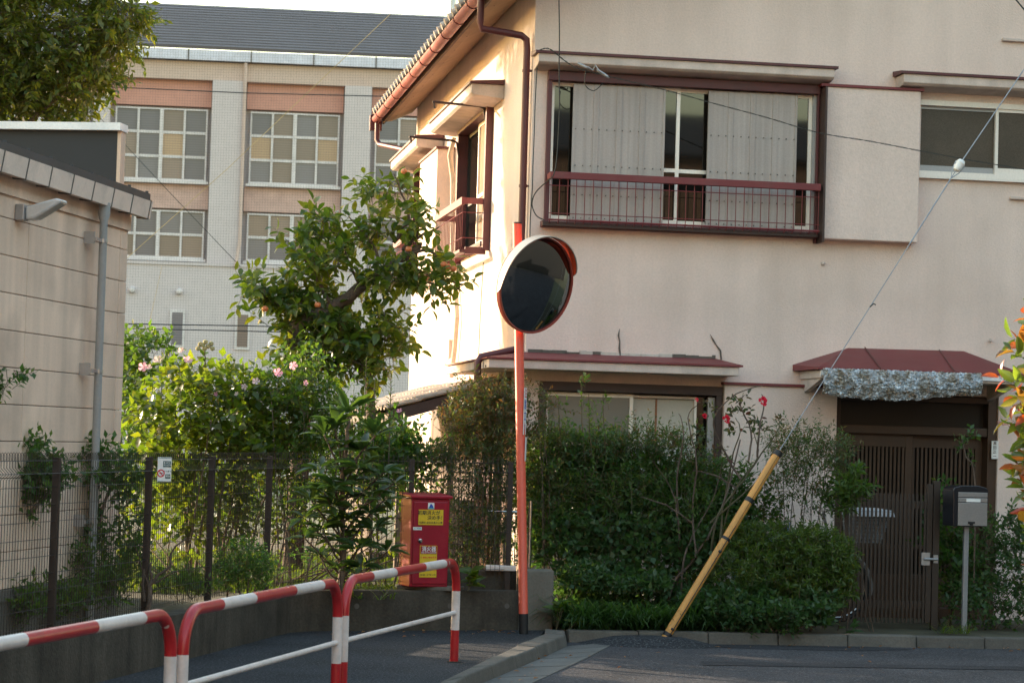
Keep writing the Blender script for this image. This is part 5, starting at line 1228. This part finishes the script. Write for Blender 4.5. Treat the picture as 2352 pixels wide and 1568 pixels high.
sp_g = [(rng.uniform(-4.2, -.9), rng.uniform(19.6, 26.0), .26) for _ in range(1400)]
sp_g = [s_ for s_ in sp_g if s_[0] > -2.75 + .0 or s_[1] > 18.5]
gr = blades('garden_grass', 'sunlit rough grass on the garden floor seen through the mesh fence', 'grass', (-2, 21, .26), sp_g, g_bright, .16, .009, 9); stuff(gr)

# --- on the wall strip in front of the fence
stump = thing('pruned_stump', 'bare pruned stump with a few thick upright twigs on the wall strip', 'stump', gz(342, 16.4, .32))
for pts, a, b in (([(340, 1405), (343, 1350), (352, 1330)], .020, .014), ([(332, 1380), (328, 1340), (330, 1305)], .012, .010), ([(345, 1345), (365, 1320), (390, 1300), (392, 1270), (420, 1240), (428, 1235)], .012, .004), ([(350, 1335), (346, 1310), (345, 1290)], .012, .006), ([(345, 1345), (328, 1310), (310, 1250)], .008, .003), ([(355, 1340), (385, 1320), (410, 1310)], .007, .003)):
    stem(stump, [at(u, v, 16.4) for u, v in pts], a*1.0, b, M['bark'], 'branch')
plant('box_shrub', 'rounded small-leaved dark green box shrub in front of the fence', 'shrub', gz(555, 18.3, .3), [clump(555, 1290, 18.3, 62, 52, .22), clump(600, 1310, 18.4, 40, 40, .2), clump(520, 1320, 18.2, 40, 34, .18)], g_dark, 520, 7, .06, .024, .6, stems=5, stem_r=.008, shell=.4, tw_r=.0015)
plant('low_box_shrub', 'lower small-leaved shrub at the foot of the big-leaved loquat', 'shrub', gz(665, 18.9, .3), [clump(660, 1315, 18.9, 55, 38, .2), clump(700, 1300, 19, 30, 40, .15)], g_dark, 300, 7, .06, .024, .6, stems=3, stem_r=.006, shell=.4, tw_r=.0015)
# loquat: whorls of big leaves
LQ = gz(787, 19.35, .3); loq = thing('loquat_shrub', 'loquat shrub with whorls of large ribbed leaves in front of the mesh fence', 'shrub', LQ)
wh = [(800, 950, 11, .28), (745, 1000, 9, .26), (862, 1000, 8, .25), (790, 1030, 9, .25), (825, 1075, 9, .26), (735, 1075, 9, .25), (880, 1085, 7, .22), (770, 1120, 9, .25), (850, 1140, 8, .24), (715, 1150, 8, .24), (905, 1110, 6, .2), (790, 1190, 8, .23), (740, 1215, 8, .23), (860, 1215, 8, .22), (820, 1260, 8, .22), (735, 1275, 7, .2), (890, 1265, 6, .2), (700, 1235, 6, .2), (780, 1310, 6, .2), (770, 985, 9, .25), (830, 1035, 9, .24), (800, 1110, 9, .25), (745, 1130, 8, .24), (850, 1180, 8, .22), (780, 1240, 8, .22), (700, 1190, 6, .21), (830, 1300, 6, .2), (760, 1160, 8, .22), (880, 1150, 6, .2)]
P, D, Nn, Ln, Wd = [], [], [], [], []
for (u, v, k, l) in wh:
    c = at(u, v, 19.3 + rng.normal()*.09); top = v < 1010
    k += 3; l *= .88
    for j in range(k):
        a = j*2.4 + rng.random(); e = (.55 if top else .2) + rng.normal()*.25 + (.8 if j >= k-2 and top else 0); d = nrm(np.array([cos(a), sin(a)*.9, e])); P.append(c + d*.02); D.append(d); Nn.append(nrm(np.array([-cos(a)*e*.7 + rng.normal()*.15, -sin(a)*e*.7 - .15, 1.0]))); ll = l*rng.uniform(.75, 1.1); Ln.append(ll); Wd.append(ll*.36)
put_leaves(loq, P, D, Nn, Ln, Wd, g_loq, 300, True)
stem(loq, [LQ, at(790, 1250, 19.4), at(783, 1150, 19.4), at(795, 1040, 19.35), at(800, 955, 19.3)], .03, .012, M['bark_pale'], 'trunk', 10)
for (u, v, _, _) in wh[1:]: stem(loq, [at(787, min(v+90, 1330), 19.4), at((787+u)/2, v+45, 19.35), at(u, v, 19.3)], .010, .006, M['bark'], 'branch', 6)

# --- nandina thickets by the orange pole and under the lower window
nan = dict(tw_r=.0012, pinnate=True, flat=.9, up=.25, out=.6, shell=.45)
plant('nandina', 'nandina with reddish tips before the wooden porch, beside the orange pole', 'shrub', gz(1110, 21.0, .26), [clump(1120, 915, 21.0, 80, 40, .25), clump(1090, 960, 20.9, 80, 50, .25), clump(1150, 970, 20.9, 70, 60, .25)], g_nanr, 560, 9, .16, .045, .36, stems=6, stem_r=.007, single=120, **nan)
plant('nandina', 'dense green nandina below the red-tipped one, next to the extinguisher box', 'shrub', gz(1105, 20.75, .3), [clump(1090, 1040, 20.9, 90, 50, .25), clump(1110, 1110, 20.8, 90, 70, .25), clump(1080, 1190, 20.75, 75, 70, .2), clump(1130, 1230, 20.7, 75, 60, .2), clump(1080, 1270, 20.75, 60, 50, .2), clump(1150, 1060, 20.85, 50, 60, .2), clump(1160, 1160, 20.8, 40, 60, .2), clump(1040, 1050, 20.95, 50, 60, .2)], g_nan, 900, 9, .15, .042, .36, stems=8, stem_r=.007, single=120, **nan)
hedge_cl = [clump(1690, 1130, 21.3, 50, 60, .2), clump(1730, 1190, 21.3, 50, 60, .2), clump(1680, 1230, 21.2, 60, 60, .25), clump(1225, 1110, 21.2, 40, 90, .25), clump(1230, 1240, 21.1, 50, 80, .25), clump(1270, 1054, 21.3, 70, 50, .3), clump(1350, 1034, 21.3, 80, 40, .3), clump(1290, 1090, 21.2, 90, 80, .3), clump(1420, 1074, 21.3, 80, 60, .3), clump(1400, 1140, 21.2, 100, 80, .3), clump(1520, 1094, 21.4, 70, 60, .3), clump(1500, 1170, 21.2, 100, 80, .3), clump(1610, 1130, 21.4, 70, 70, .3), clump(1290, 1200, 21.1, 80, 70, .3), clump(1620, 1220, 21.2, 80, 80, .3)]
plant('mixed_hedge', 'dense dark hedge of nandina and camellia below the ground floor window', 'hedge', gz(1420, 21.3, .02), hedge_cl, g_dark, 2600, 8, .15, .055, .48, single=240, stems=26, stem_r=.009, stem_m='bark', tw_r=.002, up=.4, shell=.5)
plant('nandina', 'feathery green and red nandina rising in front of the ground floor window', 'shrub', gz(1380, 21.0, .02), [clump(1270, 1019, 21.0, 50, 40, .15), clump(1210, 1040, 20.95, 40, 60, .15), clump(1590, 1044, 21.1, 50, 30, .2), clump(1400, 1114, 20.95, 90, 40, .12), clump(1330, 1039, 21.05, 110, 35, .2), clump(1450, 1014, 21.1, 80, 26, .2), clump(1240, 1130, 20.95, 60, 60, .2), clump(1260, 1094, 21, 50, 50, .2), clump(1530, 1019, 21.1, 50, 30, .2)], g_nan, 560, 9, .17, .045, .32, stems=8, stem_r=.006, single=120, **nan)
plant('nandina', 'sprig of coppery nandina leaves glowing right behind the orange pole', 'shrub', gz(1235, 20.9, .3), [clump(1235, 925, 20.8, 28, 50, .1), clump(1260, 934, 20.8, 25, 20, .1), clump(1230, 985, 20.8, 30, 40, .15)], g_nanr, 60, 9, .15, .045, .32, stems=3, stem_r=.005, single=80, **nan)
for (u, v, b) in ((1340, 875, 960), (1352, 905, 980), (1383, 905, 990), (1283, 920, 990)):
    pass
plant('climber', 'tangle of broad leaves and ivy covering the lower half of the hedge', 'climber', gz(1440, 20.9, .02), [clump(1300, 1270, 20.9, 80, 60, .2), clump(1400, 1240, 20.95, 100, 70, .2), clump(1510, 1260, 20.95, 100, 70, .2), clump(1600, 1290, 20.9, 60, 60, .2), clump(1400, 1330, 20.8, 130, 35, .2), clump(1340, 1380, 20.9, 70, 40, .15), clump(1470, 1380, 20.95, 90, 40, .15), clump(1570, 1370, 20.9, 60, 40, .15)], g_mug, 1150, 5, .15, .065, .72, single=200, stems=10, stem_r=.006, shell=.5, up=.3)
sh_ = plant('tall_shoots', 'slender upright shoots with pale leaves before the ground floor window', 'shrub', gz(1350, 20.9, .02), [clump(1340, 905, 20.9, 10, 40, .03), clump(1360, 930, 20.9, 12, 40, .03), clump(1387, 935, 20.9, 10, 40, .03), clump(1285, 940, 20.9, 12, 30, .03)], g_mid, 18, 3, .08, .055, .5, single=40, tw_r=.002, up=1)
for (u, v, b) in ((1335, 880, 1060), (1352, 905, 1060), (1385, 905, 1060), (1283, 915, 1040)): stem(sh_, [at(u+8, b, 21), at(u+2, (v+b)/2, 20.95), at(u, v, 20.9)], .005, .003, M['twig'])
plant('hedge_shoots', 'loose young shoots sticking out above the clipped dark hedge', 'shrub', gz(1450, 21.1, .02), [clump(1260, 1009, 21.15, 60, 22, .2), clump(1380, 999, 21.15, 80, 22, .2), clump(1500, 1019, 21.15, 70, 22, .2), clump(1620, 1084, 21.2, 50, 25, .2), clump(1250, 1150, 20.9, 70, 90, .1), clump(1420, 1150, 20.85, 130, 90, .1), clump(1580, 1170, 20.9, 80, 80, .1)], g_mid, 230, 9, .19, .05, .34, single=120, pinnate=True, flat=.9, up=.5, out=.5, tw_r=.0016)
# rose bush with bare canes
RB = gz(1640, 20.85, .02); rose = thing('rose_bush', 'leggy rose bush with bare brown canes and a few dark red blooms', 'shrub', RB)
canes = [[(1560, 1420), (1570, 1290), (1590, 1230), (1635, 1150), (1660, 1060)], [(1545, 1440), (1560, 1300), (1555, 1180), (1540, 1120), (1500, 1060)], [(1630, 1290), (1650, 1180), (1710, 1100), (1750, 1040), (1790, 980), (1780, 950)], [(1640, 1330), (1660, 1220), (1690, 1120), (1740, 1050), (1730, 990)], [(1600, 1280), (1590, 1170), (1600, 1060), (1580, 960), (1600, 930)], [(1650, 1300), (1660, 1170), (1680, 1060), (1700, 990), (1690, 960)], [(1700, 1100), (1660, 1030), (1640, 960), (1690, 905), (1750, 885)], [(1590, 1200), (1530, 1160), (1470, 1140)], [(1690, 1120), (1640, 1090), (1590, 1080)], [(1560, 1250), (1555, 1100), (1570, 1000), (1560, 950)], [(1720, 1060), (1725, 990), (1700, 930), (1710, 905)], [(1740, 1050), (1745, 980), (1755, 930), (1750, 905)], [(1630, 1200), (1700, 1140), (1790, 1060)]]
for c_ in canes: stem(rose, [at(u, v, 20.75 + .1*math.sin(u)) for u, v in c_], .0105, .0035, M['bark'] if rng.random() < .6 else M['twig'], 'cane', 6)
stem(rose, [at(1530, 1440, 20.75), at(1545, 1340, 20.75), at(1590, 1290, 20.75), at(1655, 1170, 20.7), at(1700, 1010, 20.75)], .014, .006, M['bark'], 'cane', 7)
lv, tw = sprays([clump(u, v, 20.75, 18, 18, .06) for u, v in ((1705, 915), (1700, 945), (1725, 960), (1745, 950), (1665, 960), (1690, 990), (1580, 990), (1600, 1000), (1560, 1010), (1640, 940), (1540, 1020), (1750, 990), (1610, 1040), (1650, 1050), (1790, 980))], 80, 3, .06, .05, .58, up=.3)
put_leaves(rose, *lv, g_rose, 120, True)
ros = MB()
for k in range(12):
    a = k*2.4; R_ = .014 + .0028*k; h = .03 - .0022*k; c_, s__ = cos(a), sin(a); ros.add([(c_*R_*.3, s__*R_*.3, 0), (cos(a-.6)*R_, sin(a-.6)*R_, h*.8), (c_*R_*1.15, s__*R_*1.15, h), (cos(a+.6)*R_, sin(a+.6)*R_, h*.8)], [(0,1,2,3)])
rme = None
for (u, v, s) in ((1752, 922, 1.0), (1668, 963, .9), (1618, 955, .55), (1600, 918, .4), (2328, 1010, .0)):
    if s == 0: continue
    if rme is None: o_ = ros.build('rose_bloom', M['petal_red'], rose); rme = o_.data
    else: o_ = inst('rose_bloom', rme, rose)
    o_.matrix_basis = Matrix.Translation(Vector(at(u, v, 20.68) - np.array(RB))) @ Vector((.2, -1, .4)).to_track_quat('Z', 'Y').to_matrix().to_4x4() @ Matrix.Diagonal((s, s, s, 1))
plant('nandina', 'arching green nandina behind the yellow guard tube, before the entrance doors', 'shrub', gz(1850, 21.2, .02), [clump(1840, 1010, 21.2, 70, 30, .2), clump(1800, 1050, 21.2, 55, 60, .25), clump(1890, 1050, 21.1, 70, 50, .25), clump(1850, 1120, 21.1, 90, 60, .25), clump(1930, 1060, 21.1, 25, 40, .15)], g_nan, 480, 9, .16, .040, .34, stems=14, stem_r=.006, single=150, **nan)
plant('leafy_shrub', 'bright green lance-leaved shrub right at the slatted gate', 'shrub', gz(1960, 21.0, .02), [clump(1965, 1115, 20.95, 42, 38, .15), clump(1930, 1150, 20.95, 30, 40, .15)], g_mid, 60, 9, .10, .085, .30, single=150, stems=4, stem_r=.005, up=.5)
plant('azalea', 'broad rounded azalea shrub with yellow-green rosettes beside the slatted gate', 'shrub', gz(1810, 20.75, .02), [clump(1790, 1260, 20.8, 110, 60, .35), clump(1870, 1280, 20.7, 95, 70, .35), clump(1740, 1320, 20.65, 110, 70, .35), clump(1850, 1350, 20.6, 115, 70, .3), clump(1920, 1310, 20.7, 45, 60, .25), clump(1700, 1240, 20.9, 50, 40, .2)], g_aza, 2600, 7, .045, .050, .32, single=200, stems=8, up=.7, out=.8, flat=.5, shell=.33, tw_r=.0025)
mug = plant('mugwort', 'low bluish-green mugwort spilling over the kerb', 'ground cover', gz(1720, 20.45, .02), [clump(1620, 1400, 20.5, 60, 40, .2), clump(1700, 1415, 20.35, 90, 42, .22), clump(1800, 1420, 20.3, 80, 38, .22), clump(1870, 1400, 20.4, 50, 40, .2), clump(1720, 1370, 20.5, 60, 30, .2), clump(1450, 1350, 20.6, 90, 25, .2), clump(1340, 1330, 20.6, 50, 30, .2)], g_mug, 1100, 7, .08, .06, .5, single=240, up=.7, shell=.4, tw_r=.002)
sp_l = [tuple(np.array([x, y, .02])) for x, y in [(gz(rng.uniform(1305, 1600), 1, 0)[0], 0) for _ in range(0)]]
spots = []
for _ in range(190):
    k = rng.uniform(.05, 1.35); q = k_r(k) + e2*rng.uniform(.17, .62); spots.append((q[0], q[1], .02))
blades('lily_turf', 'clump of arching dark green lily turf blades along the kerb', 'grass', tuple(k_r(.6) + e2*.4), spots, g_grass, .52, .015, 8)
# small bright plants
def hosta(name, label, u, v, Y, z, k, l, m):
    b = gz(u, Y, z); r_ = thing(name, label, 'plant', b); P, D, Nn, Ln, Wd = [], [], [], [], []
    for j in range(k):
        a = j*2.4; e = .5 + .35*(j % 3) ; c = at(u, v, Y) + np.array([rng.normal()*.03, 0, rng.normal()*.03]); P.append(c); D.append((cos(a), sin(a)*.8, e-.5)); Nn.append((-.2*cos(a), -.5, 1)); Ln.append(l*rng.uniform(.7, 1.15)); Wd.append(Ln[-1]*.5)
    put_leaves(r_, P, D, Nn, Ln, Wd, m, 60, True)
    for j in range(3): stem(r_, [np.array(b), at(u, v, Y) + rng.normal(size=3)*.02], .005, .003, M['twig'])
hosta('broadleaf_plant', 'bright broad-leaved weed hanging over the concrete wall beside the extinguisher box', 1085, 1335, 20.0, .33, 12, .17, g_bright)
hosta('bright_weed', 'bright green weed at the end of the concrete wall beside the orange pole', 1290, 1395, 20.15, .02, 12, .15, g_bright)
hosta('bright_weed', 'smaller bright weed on the kerb just past the concrete wall end', 1318, 1430, 20.1, .02, 7, .10, g_bright)
hosta('bright_weed', 'small dark weed growing over the kerb joint before the gate', 1955, 1452, 20.62, .02, 10, .10, g_mug)
# --- shrubs past the gate and below the mailbox
plant('side_shrub', 'glossy dark evergreen bush between the gate and the mailbox', 'shrub', gz(2165, 21.9, .02), [clump(2165, 1160, 21.9, 28, 45, .15), clump(2175, 1260, 21.9, 50, 70, .2), clump(2200, 1330, 21.8, 50, 70, .2)], g_dark, 230, 6, .12, .07, .5, single=120, stems=4, shell=.5)
plant('side_shrub', 'loose leafy bush behind the mailbox post', 'shrub', gz(2280, 21.7, .02), [clump(2280, 1270, 21.8, 70, 80, .25), clump(2310, 1370, 21.6, 80, 70, .25), clump(2230, 1390, 21.5, 60, 50, .25), clump(2350, 1250, 21.8, 60, 80, .25), clump(2390, 1350, 21.6, 60, 90, .25)], g_mug, 520, 7, .12, .05, .55, single=140, stems=8, stem_r=.006)
blades('spider_grass', 'pale tuft of thin grass at the foot of the mailbox', 'grass', gz(2200, 20.95, .03), [(*gz(2170 + 12*i, 20.9, 0)[:2], .03) for i in range(6)], g_bright, .2, .006, 14)
pr = plant('potted_rose', 'thin rose stem with drooping leaves standing before the lattice door', 'plant', gz(2245, 21.6, .02), [clump(2215, 1010, 21.6, 22, 18, .05), clump(2235, 1000, 21.6, 14, 14, .05), clump(2205, 1030, 21.6, 14, 12, .04), clump(2230, 1050, 21.6, 14, 10, .04)], g_mug, 14, 4, .07, .055, .6, single=56, up=.1)
stem(pr, [np.array(pr.location), at(2240, 1110, 21.6), at(2220, 1050, 21.6), at(2210, 1010, 21.6)], .008, .004, M['bark'])
# photinia at the picture edge
PHY = 13.4
pho = plant('photinia', 'tall photinia hedge with glossy red and green leaves in the sun', 'hedge', gz(2440, PHY, -.05), [clump(2374, 790, PHY, 26, 40, .12), clump(2380, 870, PHY, 40, 50, .15), clump(2374, 960, PHY, 40, 50, .15), clump(2372, 1060, PHY, 48, 50, .15), clump(2387, 1150, PHY, 50, 50, .15), clump(2394, 1240, PHY, 48, 50, .15), clump(2402, 1330, PHY, 48, 50, .15), clump(2450, 1000, PHY+.1, 60, 300, .25)], g_pho, 150, 7, .13, .105, .42, single=300, fine=True, stems=0, up=.6, out=.6, flat=.35, shell=.5)
stem(pho, [gz(2500, PHY, -.05), at(2490, 1100, PHY), at(2470, 800, PHY)], .014, .006, M['bark'])
P, D, Nn, Ln, Wd = [], [], [], [], []
# off-frame garden hedge that shades the street (continues the planting behind the fence)
# fallen leaves
lit = thing('leaf_litter', 'scattered dry fallen leaves along the kerb and at the foot of the walls', 'leaf litter', (.5, 19.5, 0))
P, D, Nn, Ln, Wd = [], [], [], [], []
for k in range(110):
    q = rng.random()
    if q < .35: b = k_r(rng.uniform(.1, 5)) - e2*abs(rng.normal())*.18; z = -.05
    elif q < .65: t = rng.random(); b = np.array([-1.5 + 1.6*t, 19.45 + .7*t - abs(rng.normal())*.15, 0]); z = .008
    elif q < .85: t = rng.random(); b = np.array([.30 - .5*t + rng.normal()*.1 + .12, 18.6 - 2.6*t, 0]); z = -.045
    else: b = np.array([rng.uniform(-1.2, 3.5), rng.uniform(16, 20), 0]); z = .008 if b[0] < 0 else -.05
    a = rng.random()*6.28; P.append((b[0], b[1], z)); D.append((cos(a), sin(a), rng.normal()*.2)); Nn.append((rng.normal()*.3, rng.normal()*.3, 1)); Ln.append(rng.uniform(.025, .06)); Wd.append(Ln[-1]*.5)
put_leaves(lit, P, D, Nn, Ln, Wd, g_dry); stuff(lit)
#NEIGHBOURS
# ---------------------------------------------------------------- houses across the street and an added dark block (seen in mirror and panes)
def neighbour(label, loc, rz, w_, d_, h_, wm, rm, nwin):
    b = thing('neighbour_house', label, 'building', loc, rz, 'houses across the street')
    MB().box(-w_/2, w_/2, 0, d_, 0, h_).build('wall', wm, b)
    MB().prism([(-w_/2-.5, -.6, h_+.002), (-w_/2-.5, d_/2, h_+1.6), (-w_/2-.5, d_+.6, h_+.002)], (w_+1, 0, 0)).build('roof', rm, b)
    for fl in range(int(h_//2.8)):
        for i in range(nwin):
            x = -w_/2 + w_*(i+.5)/nwin; z = .9 + 2.8*fl
            f = MB().box(x-.85, x+.85, -.05, .0, z, z+1.25).build('window', M['alu'], b)
            MB().box(x-.78, x-.03, -.06, -.051, z+.07, z+1.18).box(x+.03, x+.78, -.06, -.051, z+.07, z+1.18).build('pane', M['glass'], f)
wa = mat('neighbour_wall', (.62, .44, .30), .9); wb_ = mat('neighbour_brown', (.12, .085, .065), .85); wc = mat('mirror_dark', (.016, .018, .021), .9)
neighbour('tan three storey house across the street facing the cream house', (1.5, -14, -.06), pi + .1, 12, 8, 9.5, wa, M['dark_tile'], 4)  # unseen; made taller and warmer to bounce warm fill onto the scene
neighbour('brown three storey house across the street nearer the added dark block', (15.5, -11, -.06), pi + .16, 13, 8, 8.6, wb_, M['dark_tile'], 4)
neighbour('unseen windowless dark block added at the street end to darken the mirror', (28, -2, -.06), -pi/2 + .06, 62, 9, 17.0, wc, M['dark_tile'], 0)  # unseen block, blackened and windowless so the mirror reflects dark
neighbour('brown three storey house across the street on the other side of the tan one', (-11, -16, -.06), pi - .05, 11, 8, 8.6, wb_, M['dark_tile'], 4)
